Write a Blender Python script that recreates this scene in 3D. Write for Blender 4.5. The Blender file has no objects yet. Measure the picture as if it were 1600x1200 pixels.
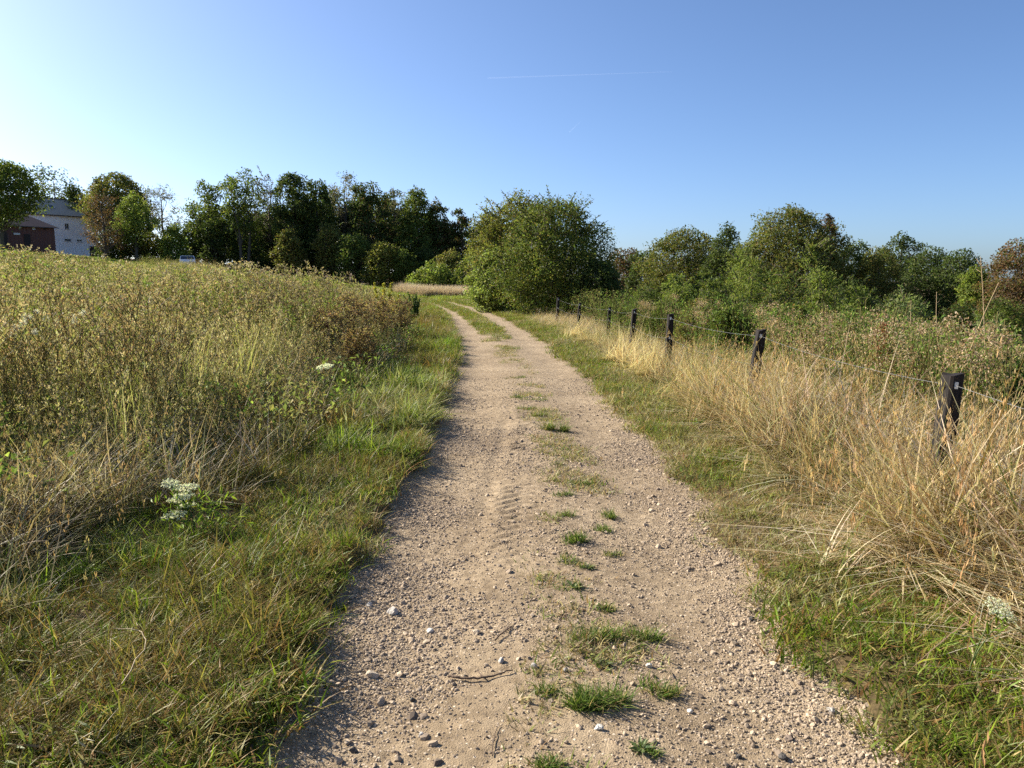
import bpy, math
import numpy as np
from mathutils import Vector

# ---------------------------------------------------------------- camera, sky, sun, exposure
S = bpy.context.scene
PITCH = math.radians(7.74)
FPX = 1200.0
CAMH = 1.65
cam_data = bpy.data.cameras.new("camera")
cam_data.sensor_width = 36.0
cam_data.lens = 36.0 * FPX / 1600.0
cam_data.clip_start = 0.05
cam_data.clip_end = 20000.0
cam = bpy.data.objects.new("camera", cam_data)
S.collection.objects.link(cam)
cam.location = (0, 0, CAMH)
cam.rotation_euler = (math.pi / 2 - PITCH, 0, 0)
S.camera = cam

SUN_AZ = math.radians(62)       # to the left of the viewing direction
SUN_EL = math.radians(31)
sun_dir = Vector((-math.sin(SUN_AZ) * math.cos(SUN_EL), math.cos(SUN_AZ) * math.cos(SUN_EL), math.sin(SUN_EL)))
world = bpy.data.worlds.new("World")
S.world = world
world.use_nodes = True
wn = world.node_tree
wn.nodes.clear()
sky = wn.nodes.new("ShaderNodeTexSky")
sky.sky_type = 'NISHITA'
sky.sun_disc = False
sky.sun_elevation = SUN_EL
sky.sun_rotation = -SUN_AZ
sky.altitude = 100
sky.air_density = 0.7
sky.dust_density = 1.25
sky.ozone_density = 5.5
bg = wn.nodes.new("ShaderNodeBackground")
bg.inputs[1].default_value = 0.083
wo = wn.nodes.new("ShaderNodeOutputWorld")
wn.links.new(sky.outputs[0], bg.inputs[0])
wn.links.new(bg.outputs[0], wo.inputs[0])

sun_data = bpy.data.lights.new("sun", 'SUN')
sun_data.energy = 5.0
sun_data.angle = math.radians(0.5)
sun_data.color = (1.0, 0.92, 0.79)
sun = bpy.data.objects.new("sun", sun_data)
S.collection.objects.link(sun)
sun.rotation_euler = sun_dir.to_track_quat('Z', 'Y').to_euler()
sun.location = (-30, 20, 30)

S.view_settings.view_transform = 'Standard'
S.view_settings.look = 'None'
S.view_settings.exposure = 1.2
S.view_settings.gamma = 1.0
S.view_settings.use_curve_mapping = False
cy = S.cycles
cy.max_bounces = 5
cy.diffuse_bounces = 3
cy.glossy_bounces = 1
cy.transmission_bounces = 3
cy.transparent_max_bounces = 6
cy.sample_clamp_indirect = 6.0
cy.use_denoising = False
cy.use_adaptive_sampling = True
cy.adaptive_threshold = 0.03
cy.adaptive_min_samples = 64

# ---------------------------------------------------------------- helpers
COL = S.collection
RNG = np.random.default_rng(11)
PI = math.pi


def hash2(ix, iy, s):
    v = np.sin(ix * 127.1 + iy * 311.7 + s * 74.7) * 43758.5453
    return v - np.floor(v)


def noise2(x, y, scale=1.0, s=0.0):
    x = np.asarray(x, float) * scale + 1000.0
    y = np.asarray(y, float) * scale + 1000.0
    ix, iy = np.floor(x), np.floor(y)
    fx, fy = x - ix, y - iy
    fx = fx * fx * (3 - 2 * fx)
    fy = fy * fy * (3 - 2 * fy)
    a = hash2(ix, iy, s); b = hash2(ix + 1, iy, s)
    c = hash2(ix, iy + 1, s); d = hash2(ix + 1, iy + 1, s)
    return (a * (1 - fx) + b * fx) * (1 - fy) + (c * (1 - fx) + d * fx) * fy


def fbm(x, y, scale=1.0, s=0.0, oct=3):
    t, a, n = 0.0, 0.5, 0.0
    for k in range(oct):
        t = t + a * noise2(x, y, scale * 2 ** k, s + 3.1 * k)
        n += a
        a *= 0.5
    return t / n


def sstep(a, b, x):
    t = np.clip((x - a) / (b - a), 0, 1)
    return t * t * (3 - 2 * t)


def softplus(x, k=1.5):
    return np.logaddexp(0, x * k) / k


# track centre line: x as a function of y (Hermite through points)
TY = np.array([-30, -5, 2.4, 7.4, 12, 17.6, 24, 32, 40, 50, 58, 64, 70, 76, 84, 95, 140, 400.])
TX = np.array([1.0, 0.25, .21, .26, .15, -.13, -.62, -1.45, -2.5, -4.2, -6.0, -8.6, -14, -23, -37, -60, -160, -700.])
TM = np.gradient(TX, TY)


def _herm(y):
    y = np.asarray(y, float)
    yc = np.clip(y, TY[0], TY[-1])
    i = np.clip(np.searchsorted(TY, yc) - 1, 0, len(TY) - 2)
    h = TY[i + 1] - TY[i]
    t = (yc - TY[i]) / h
    p = (2 * t**3 - 3 * t**2 + 1) * TX[i] + (t**3 - 2 * t**2 + t) * h * TM[i] + (-2 * t**3 + 3 * t**2) * TX[i + 1] + (t**3 - t**2) * h * TM[i + 1]
    d = ((6 * t**2 - 6 * t) * TX[i] / h + (3 * t**2 - 4 * t + 1) * TM[i] + (-6 * t**2 + 6 * t) * TX[i + 1] / h + (3 * t**2 - 2 * t) * TM[i + 1])
    return p, d


def cx(y):
    return _herm(y)[0]


def off(x, y):
    """signed distance from the track's centre line, positive to the right"""
    c, d = _herm(y)
    return (x - c) / np.sqrt(1 + d * d)


def hoff(x, y):
    return x - cx(np.minimum(y, 50.0))


def half_w(y):
    return 1.12 + 0.07 * sstep(4, 30, y)


def base_z(x, y):
    d = hoff(x, y)
    L = softplus(-d - 3.0)
    R = softplus(d - 4.0)
    z = 9.0 * np.tanh(0.098 * L / 9.0) - 4.0 * np.tanh(0.16 * R / 4.0)
    z = z + 0.25 * (fbm(x, y, 0.06, 5.0) - 0.5) * sstep(2, 12, np.abs(d))
    return z


def edge_noise(x, y):
    return (fbm(x, y, 1.6, 2.0) - 0.5) * 0.34 + (noise2(x, y, 7, 9.0) - 0.5) * 0.07


def ground_z(x, y):
    d = off(x, y)
    e = np.abs(d) - half_w(y) + edge_noise(x, y)
    m = sstep(0.16, -0.10, e)
    left = sstep(0, -1.0, d) * 0.05
    z = base_z(x, y) + (1 - m) * (0.045 + left + 0.05 * (fbm(x, y, 1.3, 4.0) - 0.5)) - m * 0.09
    return z


def track_z(x, y, detail=True):
    d = off(x, y)
    z = base_z(x, y)
    z = z - 0.022 * np.exp(-((np.abs(d) - 0.72) / 0.30) ** 2) + 0.012 * np.exp(-(d / 0.3) ** 2)
    z = z + 0.016 * (fbm(x, y, 2.2, 6.0) - 0.5) - 0.05 * sstep(1.3, 1.6, np.abs(d))
    if detail:
        near = sstep(16, 9, y)
        z = z + near * (0.006 * (fbm(x, y, 9, 7.0, 3) - 0.5) + 0.007 * (noise2(x, y, 42, 8.0) - 0.5))
        # tractor tyre print: two rows of slanting lugs
        xc = 0.10 + 0.028 * (y - 5.0) + 0.02 * np.sin(y * 0.9)
        u = x - xc
        win = sstep(3.6, 5.6, y) * sstep(12.2, 9.6, y) * sstep(0.21, 0.17, np.abs(u)) * (0.1 + 0.9 * sstep(.36, .58, fbm(x, y, 3.2, 31.0)))
        wob = 0.05 * (noise2(x, y, 5, 12.0) - 0.5)
        lug = np.sin(2 * PI * (y + np.where(u > 0, 0.55 * u, -0.55 * u + 0.06) + wob) / 0.13)
        side = sstep(0.025, 0.06, np.abs(u))
        z = z + win * side * 0.0075 * np.clip(lug * 1.8, -1, 1) - win * 0.004
        # smooth wheel groove left of the print
        z = z - 0.012 * np.exp(-((x - xc + 0.30) / 0.07) ** 2) * sstep(3.8, 5.5, y) * sstep(11, 8, y)
    return z


def ray(px, py):
    u, v = (px - 800.0) / FPX, (600.0 - py) / FPX
    return np.array([u, math.cos(PITCH) + v * math.sin(PITCH), -math.sin(PITCH) + v * math.cos(PITCH)])


def at(px, py, Y):
    """world point seen at photo pixel (px, py) at forward distance Y"""
    r = ray(px, py)
    t = Y / r[1]
    return np.array([r[0] * t, Y, CAMH + r[2] * t])


def hit(px, py, surf=track_z):
    """ground point under a photo pixel"""
    r = ray(px, py)
    t0 = 1.0
    prev = None
    for t in np.arange(1.0, 140, 0.03):
        p = r * t
        if CAMH + p[2] <= float(surf(p[0], p[1])):
            return np.array([p[0], p[1], float(surf(p[0], p[1]))])
    p = r * 140
    return np.array([p[0], p[1], float(surf(p[0], p[1]))])


class Geo:
    """collects triangles with one or two colours per vertex"""
    def __init__(self):
        self.v, self.f, self.a, self.b, self.n = [], [], [], [], 0

    def add(self, v, f, ca, cb=None):
        v = np.asarray(v, float).reshape(-1, 3)
        f = np.asarray(f, int).reshape(-1, 3)
        ca = np.broadcast_to(np.asarray(ca, float), (len(v), 3))
        cb = ca if cb is None else np.broadcast_to(np.asarray(cb, float), (len(v), 3))
        self.v.append(v); self.f.append(f + self.n); self.a.append(ca); self.b.append(cb)
        self.n += len(v)

    def mesh(self, name, mat, smooth=False):
        v = np.concatenate(self.v); f = np.concatenate(self.f)
        return np_mesh(name, v, f, mat, smooth, np.concatenate(self.a), np.concatenate(self.b))


def np_mesh(name, v, f, mat, smooth=False, ca=None, cb=None):
    me = bpy.data.meshes.new(name)
    nv, nf, k = len(v), len(f), f.shape[1]
    me.vertices.add(nv)
    me.vertices.foreach_set("co", np.ascontiguousarray(v, dtype=np.float32).ravel())
    me.loops.add(nf * k)
    me.loops.foreach_set("vertex_index", np.ascontiguousarray(f, dtype=np.int32).ravel())
    me.polygons.add(nf)
    me.polygons.foreach_set("loop_start", np.arange(0, nf * k, k, dtype=np.int32))
    me.polygons.foreach_set("loop_total", np.full(nf, k, dtype=np.int32))
    me.polygons.foreach_set("use_smooth", np.full(nf, smooth, dtype=bool))
    for nm, c in (("cola", ca), ("colb", cb)):
        if c is not None:
            at_ = me.attributes.new(nm, 'FLOAT_COLOR', 'POINT')
            at_.data.foreach_set("color", np.concatenate([c, np.ones((nv, 1))], 1).astype(np.float32).ravel())
    me.update(calc_edges=True)
    if mat is not None:
        me.materials.append(mat)
    return me


def link(name, me, parent=None, loc=(0, 0, 0), rot=(0, 0, 0), label=None, cat=None, group=None, kind=None):
    o = bpy.data.objects.new(name, me)
    COL.objects.link(o)
    o.location = loc
    o.rotation_euler = rot
    if parent is not None:
        o.parent = parent
    if label: o["label"] = label
    if cat: o["category"] = cat
    if group: o["group"] = group
    if kind: o["kind"] = kind
    return o


def leafq(c, d, n, L, W, fold=0.25):
    """diamond leaves: base c, direction d, normal n, length L, width W -> verts, tris"""
    c = np.asarray(c, float); N = len(c)
    d = d / (np.linalg.norm(d, axis=1, keepdims=True) + 1e-9)
    s = np.cross(d, n); s /= (np.linalg.norm(s, axis=1, keepdims=True) + 1e-9)
    nn = np.cross(s, d)
    L = np.broadcast_to(np.asarray(L, float), (N,))[:, None]
    W = np.broadcast_to(np.asarray(W, float), (N,))[:, None]
    m = c + d * L * 0.45
    v = np.stack([c, m + s * W * .5 + nn * W * fold, c + d * L, m - s * W * .5 + nn * W * fold], 1)
    i = np.arange(N)[:, None] * 4
    f = np.concatenate([i + [[0, 1, 2]], i + [[0, 2, 3]]], 1).reshape(-1, 3)
    return v.reshape(-1, 3), f


def tube(pts, rad, sides=5, cap=True):
    pts = np.asarray(pts, float); k = len(pts)
    rad = np.broadcast_to(np.asarray(rad, float), (k,))
    t = np.gradient(pts, axis=0); t /= (np.linalg.norm(t, axis=1, keepdims=True) + 1e-9)
    ref = np.array([0, 0, 1.0]) if abs(t[:, 2]).mean() < 0.8 else np.array([1.0, 0, 0])
    a = np.cross(t, ref); a /= (np.linalg.norm(a, axis=1, keepdims=True) + 1e-9)
    b = np.cross(t, a)
    th = np.arange(sides) * 2 * PI / sides
    v = pts[:, None] + rad[:, None, None] * (np.cos(th)[None, :, None] * a[:, None] + np.sin(th)[None, :, None] * b[:, None])
    v = v.reshape(-1, 3)
    f = []
    for i in range(k - 1):
        for j in range(sides):
            p, q = i * sides + j, i * sides + (j + 1) % sides
            f += [[p, q, q + sides], [p, q + sides, p + sides]]
    if cap:
        v = np.concatenate([v, pts[-1:]], 0)
        for j in range(sides):
            f.append([(k - 1) * sides + j, (k - 1) * sides + (j + 1) % sides, k * sides])
    return v, np.array(f)


def unit(rng, n):
    v = rng.normal(size=(n, 3))
    return v / np.linalg.norm(v, axis=1, keepdims=True)


def pick(rng, pal, n, jit=0.12):
    """n colours drawn from a palette [(weight, rgb)...] with brightness jitter"""
    w = np.array([p[0] for p in pal], float); w /= w.sum()
    c = np.array([p[1] for p in pal])[rng.choice(len(pal), n, p=w)]
    return np.clip(c * (1 + jit * rng.normal(size=(n, 1))) * (1 + 0.05 * rng.normal(size=(n, 3))), 0.003, 0.9)


def blades(rng, n, rad, h, wid, lean, bend, segs=3, az=None, azs=3.2, root=None):
    """curved tapering grass blades -> verts, tris, per-blade vertex count"""
    r = rad * np.sqrt(rng.random(n)); ph = rng.random(n) * 2 * PI
    p0 = np.stack([r * np.cos(ph), r * np.sin(ph), np.full(n, -0.02)], 1) if root is None else root
    a = rng.random(n) * 2 * PI if az is None else az + rng.normal(size=n) * azs
    d = np.stack([np.cos(a), np.sin(a), np.zeros(n)], 1)
    H = h[0] + (h[1] - h[0]) * rng.random(n)
    le = np.abs(rng.normal(lean, lean * .5 + .03, n)); be = np.abs(rng.normal(bend, bend * .5 + .03, n))
    w = wid * (0.6 + 0.8 * rng.random(n))
    sa = a + PI / 2 + rng.normal(size=n) * 0.7
    sd = np.stack([np.cos(sa), np.sin(sa), np.zeros(n)], 1)
    vs = []
    for k in range(segs + 1):
        t = k / segs
        reach = le * t + be * t * t
        nrm = np.sqrt(1 + (le + be) ** 2 * .6)
        pos = p0 + d * (H * reach / nrm)[:, None] + np.array([0, 0, 1.0]) * (H * np.maximum(t - 0.35 * be * t * t, 0.05 * t) / nrm)[:, None]
        ww = w * (1 - t ** 1.6) * (0.75 if k == 0 else 1)
        if k < segs:
            vs += [pos - sd * ww[:, None] / 2, pos + sd * ww[:, None] / 2]
        else:
            vs.append(pos)
    m = 2 * segs + 1
    v = np.stack(vs, 1).reshape(-1, 3)
    i = np.arange(n)[:, None] * m
    f = []
    for k in range(segs - 1):
        b = 2 * k
        f += [i + [[b, b + 1, b + 3]], i + [[b, b + 3, b + 2]]]
    b = 2 * (segs - 1)
    f.append(i + [[b, b + 1, b + 2]])
    tips = v.reshape(n, m, 3)[:, -1]
    return v, np.concatenate(f, 0), m, tips


# ---------------------------------------------------------------- materials
def new_mat(name):
    m = bpy.data.materials.new(name)
    m.use_nodes = True
    nt = m.node_tree
    nt.nodes.clear()
    out = nt.nodes.new("ShaderNodeOutputMaterial")
    return m, nt, out


def nd(nt, t, **kw):
    n = nt.nodes.new(t)
    for k, v in kw.items():
        if k.startswith("i_"):
            key = k[2:]
            n.inputs[int(key) if key.isdigit() else key.replace("_", " ")].default_value = v
        else:
            setattr(n, k, v)
    return n


def foliage_mat(name, trans=0.4, rough=0.55, spec=0.25, inst=False, gain=1.25):
    m, nt, out = new_mat(name)
    L = nt.links.new
    a = nd(nt, "ShaderNodeAttribute", attribute_name="cola")
    col = a.outputs["Color"]
    if inst:
        b = nd(nt, "ShaderNodeAttribute", attribute_name="colb")
        dry = nd(nt, "ShaderNodeAttribute", attribute_name="dry", attribute_type='INSTANCER')
        bri = nd(nt, "ShaderNodeAttribute", attribute_name="bri", attribute_type='INSTANCER')
        mx = nd(nt, "ShaderNodeMix", data_type='RGBA')
        L(dry.outputs["Fac"], mx.inputs[0]); L(col, mx.inputs[6]); L(b.outputs["Color"], mx.inputs[7])
        sc = nd(nt, "ShaderNodeVectorMath", operation='SCALE')
        L(mx.outputs[2], sc.inputs[0]); L(bri.outputs["Fac"], sc.inputs["Scale"])
        col = sc.outputs[0]
    p = nd(nt, "ShaderNodeBsdfPrincipled")
    p.inputs["Roughness"].default_value = rough
    p.inputs["Specular IOR Level"].default_value = spec
    L(col, p.inputs["Base Color"])
    t = nd(nt, "ShaderNodeBsdfTranslucent")
    g = nd(nt, "ShaderNodeVectorMath", operation='MULTIPLY')
    g.inputs[1].default_value = (gain, gain * 1.05, gain * 0.7)
    L(col, g.inputs[0]); L(g.outputs[0], t.inputs[0])
    ms = nd(nt, "ShaderNodeMixShader")
    ms.inputs[0].default_value = trans
    L(p.outputs[0], ms.inputs[1]); L(t.outputs[0], ms.inputs[2]); L(ms.outputs[0], out.inputs[0])
    return m


def vcol_mat(name, rough=0.8, spec=0.2, bump=0.0, bscale=30.0):
    m, nt, out = new_mat(name)
    L = nt.links.new
    a = nd(nt, "ShaderNodeAttribute", attribute_name="cola")
    p = nd(nt, "ShaderNodeBsdfPrincipled")
    p.inputs["Roughness"].default_value = rough
    p.inputs["Specular IOR Level"].default_value = spec
    tc = nd(nt, "ShaderNodeTexCoord")
    nz = nd(nt, "ShaderNodeTexNoise")
    nz.inputs["Scale"].default_value = bscale
    nz.inputs["Detail"].default_value = 4
    L(tc.outputs["Object"], nz.inputs["Vector"])
    mr = nd(nt, "ShaderNodeMapRange")
    mr.inputs[3].default_value = 0.65; mr.inputs[4].default_value = 1.35
    L(nz.outputs["Fac"], mr.inputs[0])
    sc = nd(nt, "ShaderNodeVectorMath", operation='SCALE')
    L(a.outputs["Color"], sc.inputs[0]); L(mr.outputs[0], sc.inputs["Scale"])
    L(sc.outputs[0], p.inputs["Base Color"])
    if bump:
        b = nd(nt, "ShaderNodeBump")
        b.inputs["Strength"].default_value = bump
        b.inputs["Distance"].default_value = 0.02
        L(nz.outputs["Fac"], b.inputs["Height"]); L(b.outputs[0], p.inputs["Normal"])
    L(p.outputs[0], out.inputs[0])
    return m


M_LEAF = foliage_mat("tree_leaf", trans=0.40, rough=0.5, spec=0.12)
M_GRASS = foliage_mat("grass_blade", trans=0.36, rough=0.45, spec=0.10, inst=True)
M_TUFT = foliage_mat("tuft_blade", trans=0.36, rough=0.45, spec=0.10)
M_DRY = foliage_mat("dry_grass_blade", trans=0.30, rough=0.5, spec=0.12, inst=True)
M_WEED = foliage_mat("weed_leaf", trans=0.36, rough=0.6, spec=0.08, inst=True)
M_PLANT = foliage_mat("plant", trans=0.36, rough=0.55, spec=0.25)
M_PETAL = foliage_mat("white_petal", trans=0.5, rough=0.8, spec=0.1, gain=1.0)
M_BARK = vcol_mat("bark", 0.9, 0.15, 0.8, 6.0)
M_STONE = vcol_mat("stone", 0.85, 0.25, 0.5, 60.0)
M_TWIG = vcol_mat("twig", 0.85, 0.2, 0.4, 40.0)


def flat_mat(name, col, rough=0.7, spec=0.3, var=0.25, scale=8.0, bump=0.1, metal=0.0):
    m, nt, out = new_mat(name)
    L = nt.links.new
    tc = nd(nt, "ShaderNodeTexCoord")
    nz = nd(nt, "ShaderNodeTexNoise")
    nz.inputs["Scale"].default_value = scale
    nz.inputs["Detail"].default_value = 5
    L(tc.outputs["Object"], nz.inputs["Vector"])
    mr = nd(nt, "ShaderNodeMapRange")
    mr.inputs[3].default_value = 1 - var; mr.inputs[4].default_value = 1 + var
    L(nz.outputs["Fac"], mr.inputs[0])
    sc = nd(nt, "ShaderNodeVectorMath", operation='SCALE')
    sc.inputs[0].default_value = col
    L(mr.outputs[0], sc.inputs["Scale"])
    p = nd(nt, "ShaderNodeBsdfPrincipled")
    p.inputs["Roughness"].default_value = rough
    p.inputs["Specular IOR Level"].default_value = spec
    p.inputs["Metallic"].default_value = metal
    L(sc.outputs[0], p.inputs["Base Color"])
    if bump:
        b = nd(nt, "ShaderNodeBump")
        b.inputs["Strength"].default_value = bump
        b.inputs["Distance"].default_value = 0.02
        L(nz.outputs["Fac"], b.inputs["Height"]); L(b.outputs[0], p.inputs["Normal"])
    L(p.outputs[0], out.inputs[0])
    return m


def soil_mat():
    """earth and thatch under the plants"""
    m, nt, out = new_mat("soil_and_thatch")
    L = nt.links.new
    tc = nd(nt, "ShaderNodeTexCoord")
    n1 = nd(nt, "ShaderNodeTexNoise"); n1.inputs["Scale"].default_value = 0.6; n1.inputs["Detail"].default_value = 4
    n2 = nd(nt, "ShaderNodeTexNoise"); n2.inputs["Scale"].default_value = 26; n2.inputs["Detail"].default_value = 5
    L(tc.outputs["Object"], n1.inputs["Vector"]); L(tc.outputs["Object"], n2.inputs["Vector"])
    r1 = nd(nt, "ShaderNodeValToRGB")
    e = r1.color_ramp.elements
    e[0].position = .35; e[0].color = (.09, .072, .038, 1)
    e[1].position = .65; e[1].color = (.17, .125, .07, 1)
    L(n1.outputs["Fac"], r1.inputs[0])
    r2 = nd(nt, "ShaderNodeValToRGB")
    e = r2.color_ramp.elements
    e[0].position = .3; e[0].color = (.45, .42, .4, 1)
    e[1].position = .72; e[1].color = (1.5, 1.4, 1.2, 1)
    L(n2.outputs["Fac"], r2.inputs[0])
    mu = nd(nt, "ShaderNodeMix", data_type='RGBA', blend_type='MULTIPLY')
    mu.inputs[0].default_value = 1
    L(r1.outputs[0], mu.inputs[6]); L(r2.outputs[0], mu.inputs[7])
    p = nd(nt, "ShaderNodeBsdfPrincipled")
    p.inputs["Roughness"].default_value = .95
    p.inputs["Specular IOR Level"].default_value = .1
    L(mu.outputs[2], p.inputs["Base Color"])
    b = nd(nt, "ShaderNodeBump"); b.inputs["Strength"].default_value = .7; b.inputs["Distance"].default_value = .03
    L(n2.outputs["Fac"], b.inputs["Height"]); L(b.outputs[0], p.inputs["Normal"])
    L(p.outputs[0], out.inputs[0])
    return m


def track_mat():
    m, nt, out = new_mat("sandy_gravel")
    L = nt.links.new
    tc = nd(nt, "ShaderNodeTexCoord")
    co = tc.outputs["Object"]
    big = nd(nt, "ShaderNodeTexNoise"); big.inputs["Scale"].default_value = 1.1; big.inputs["Detail"].default_value = 5
    mid = nd(nt, "ShaderNodeTexNoise"); mid.inputs["Scale"].default_value = 14; mid.inputs["Detail"].default_value = 6
    fine = nd(nt, "ShaderNodeTexNoise"); fine.inputs["Scale"].default_value = 160; fine.inputs["Detail"].default_value = 3
    for n in (big, mid, fine): L(co, n.inputs["Vector"])
    grit = nd(nt, "ShaderNodeAttribute", attribute_name="cola")     # red channel: how gravelly
    sep = nd(nt, "ShaderNodeSeparateColor"); L(grit.outputs["Color"], sep.inputs[0])
    r = nd(nt, "ShaderNodeValToRGB")
    e = r.color_ramp.elements
    e[0].position = .3; e[0].color = (.235, .175, .109, 1)
    e[1].position = .7; e[1].color = (.355, .274, .177, 1)
    L(big.outputs["Fac"], r.inputs[0])
    r2 = nd(nt, "ShaderNodeValToRGB")
    e = r2.color_ramp.elements
    e[0].position = .3; e[0].color = (.68, .66, .64, 1)
    e[1].position = .68; e[1].color = (1.22, 1.22, 1.22, 1)
    L(mid.outputs["Fac"], r2.inputs[0])
    mu = nd(nt, "ShaderNodeMix", data_type='RGBA', blend_type='MULTIPLY'); mu.inputs[0].default_value = 1
    L(r.outputs[0], mu.inputs[6]); L(r2.outputs[0], mu.inputs[7])
    # small stones bedded in the surface
    vo = nd(nt, "ShaderNodeTexVoronoi"); vo.inputs["Scale"].default_value = 62; L(co, vo.inputs["Vector"])
    vo2 = nd(nt, "ShaderNodeTexVoronoi"); vo2.inputs["Scale"].default_value = 27; L(co, vo2.inputs["Vector"])
    sc = nd(nt, "ShaderNodeValToRGB")
    e = sc.color_ramp.elements
    e[0].position = 0; e[0].color = (.06, .052, .046, 1)
    e[1].position = 1; e[1].color = (.58, .485, .365, 1)
    x = e.new(.5); x.color = (.28, .207, .14, 1)
    s2 = nd(nt, "ShaderNodeSeparateColor"); L(vo.outputs["Color"], s2.inputs[0]); L(s2.outputs[0], sc.inputs[0])
    mask = nd(nt, "ShaderNodeMath", operation='LESS_THAN'); mask.inputs[1].default_value = .36
    L(vo.outputs["Distance"], mask.inputs[0])
    sel = nd(nt, "ShaderNodeMath", operation='LESS_THAN'); L(s2.outputs[1], sel.inputs[0]); L(sep.outputs[0], sel.inputs[1])
    mm = nd(nt, "ShaderNodeMath", operation='MULTIPLY'); L(mask.outputs[0], mm.inputs[0]); L(sel.outputs[0], mm.inputs[1])
    m1 = nd(nt, "ShaderNodeMix", data_type='RGBA'); L(mm.outputs[0], m1.inputs[0]); L(mu.outputs[2], m1.inputs[6]); L(sc.outputs[0], m1.inputs[7])
    p = nd(nt, "ShaderNodeBsdfPrincipled")
    p.inputs["Roughness"].default_value = .95; p.inputs["Specular IOR Level"].default_value = .12
    L(m1.outputs[2], p.inputs["Base Color"])
    # relief
    h = nd(nt, "ShaderNodeMath", operation='MULTIPLY_ADD')
    L(mid.outputs["Fac"], h.inputs[0]); h.inputs[1].default_value = .8; L(fine.outputs["Fac"], h.inputs[2])
    inv = nd(nt, "ShaderNodeMath", operation='SUBTRACT'); inv.inputs[0].default_value = .5; L(vo.outputs["Distance"], inv.inputs[1])
    h2 = nd(nt, "ShaderNodeMath", operation='MULTIPLY_ADD'); L(inv.outputs[0], h2.inputs[0]); L(mm.outputs[0], h2.inputs[1]); L(h.outputs[0], h2.inputs[2])
    b = nd(nt, "ShaderNodeBump"); b.inputs["Strength"].default_value = .7; b.inputs["Distance"].default_value = .009
    L(h2.outputs[0], b.inputs["Height"]); L(b.outputs[0], p.inputs["Normal"])
    L(p.outputs[0], out.inputs[0])
    return m


M_SOIL = soil_mat()
M_TRACK = track_mat()


def grid_mesh(name, xs, ys, zfun, mat, smooth=True, col=None, xfun=None):
    X, Y = np.meshgrid(xs, ys)
    if xfun is not None:
        X = xfun(X, Y)
    Z = zfun(X, Y)
    v = np.stack([X, Y, Z], -1).reshape(-1, 3)
    nx, ny = len(xs), len(ys)
    i = (np.arange(ny - 1)[:, None] * nx + np.arange(nx - 1)[None]).ravel()
    f = np.stack([i, i + 1, i + nx + 1, i + nx], 1)
    ca = None
    if col is not None:
        c = col(v[:, 0], v[:, 1])
        ca = np.stack([c, c, c], 1)
    return np_mesh(name, v, f, mat, smooth, ca)


# ---------------------------------------------------------------- setting: ground and track
def stretch(inner, step, outer, ratio):
    a = list(np.arange(-inner, inner + 1e-6, step))
    s, x = step, inner
    while x < outer:
        s *= ratio
        x += s
        a.append(x); a.insert(0, -x)
    return np.array(a)


gx = stretch(5.0, 0.11, 1500, 1.07)
gy = [-25.0]
while gy[-1] < 2500:
    y = gy[-1]
    gy.append(y + (1.5 if y < -1.5 else (0.11 if y < 12 else 0.11 + (y - 12) * 0.022)))
gy = np.array(gy)
link("ground", grid_mesh("ground", gx, gy, ground_z, M_SOIL), label="earthy ground of the verges, field and pasture", cat="ground", kind="structure")


def grit(x, y):
    d = off(x, y)
    g = 0.42 + 0.55 * np.exp(-((np.abs(d) - 0.92) / 0.32) ** 2) + 0.45 * sstep(8, 20, y)
    g = g - 0.25 * np.exp(-((d + 0.25) / 0.22) ** 2) * sstep(12, 8, y)
    return np.clip(g + 0.4 * (fbm(x, y, 0.9, 15.0) - 0.5), 0.05, 0.95)


ty = [-12.0]
while ty[-1] < 160:
    y = ty[-1]
    ty.append(y + (0.4 if y < 1.4 else (0.0165 if y < 7.5 else (0.025 if y < 12 else 0.06 + (y - 12) * 0.012))))
ty = np.array(ty)
ds = np.linspace(-1.75, 1.75, 200)


def track_x(D, Y):
    c, d = _herm(Y)
    return c + D * np.sqrt(1 + d * d)


link("gravel_track", grid_mesh("gravel_track", ds, ty, track_z, M_TRACK, col=grit, xfun=track_x),
     label="sandy gravel farm track curving away between the verges", cat="track", kind="structure")


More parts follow.
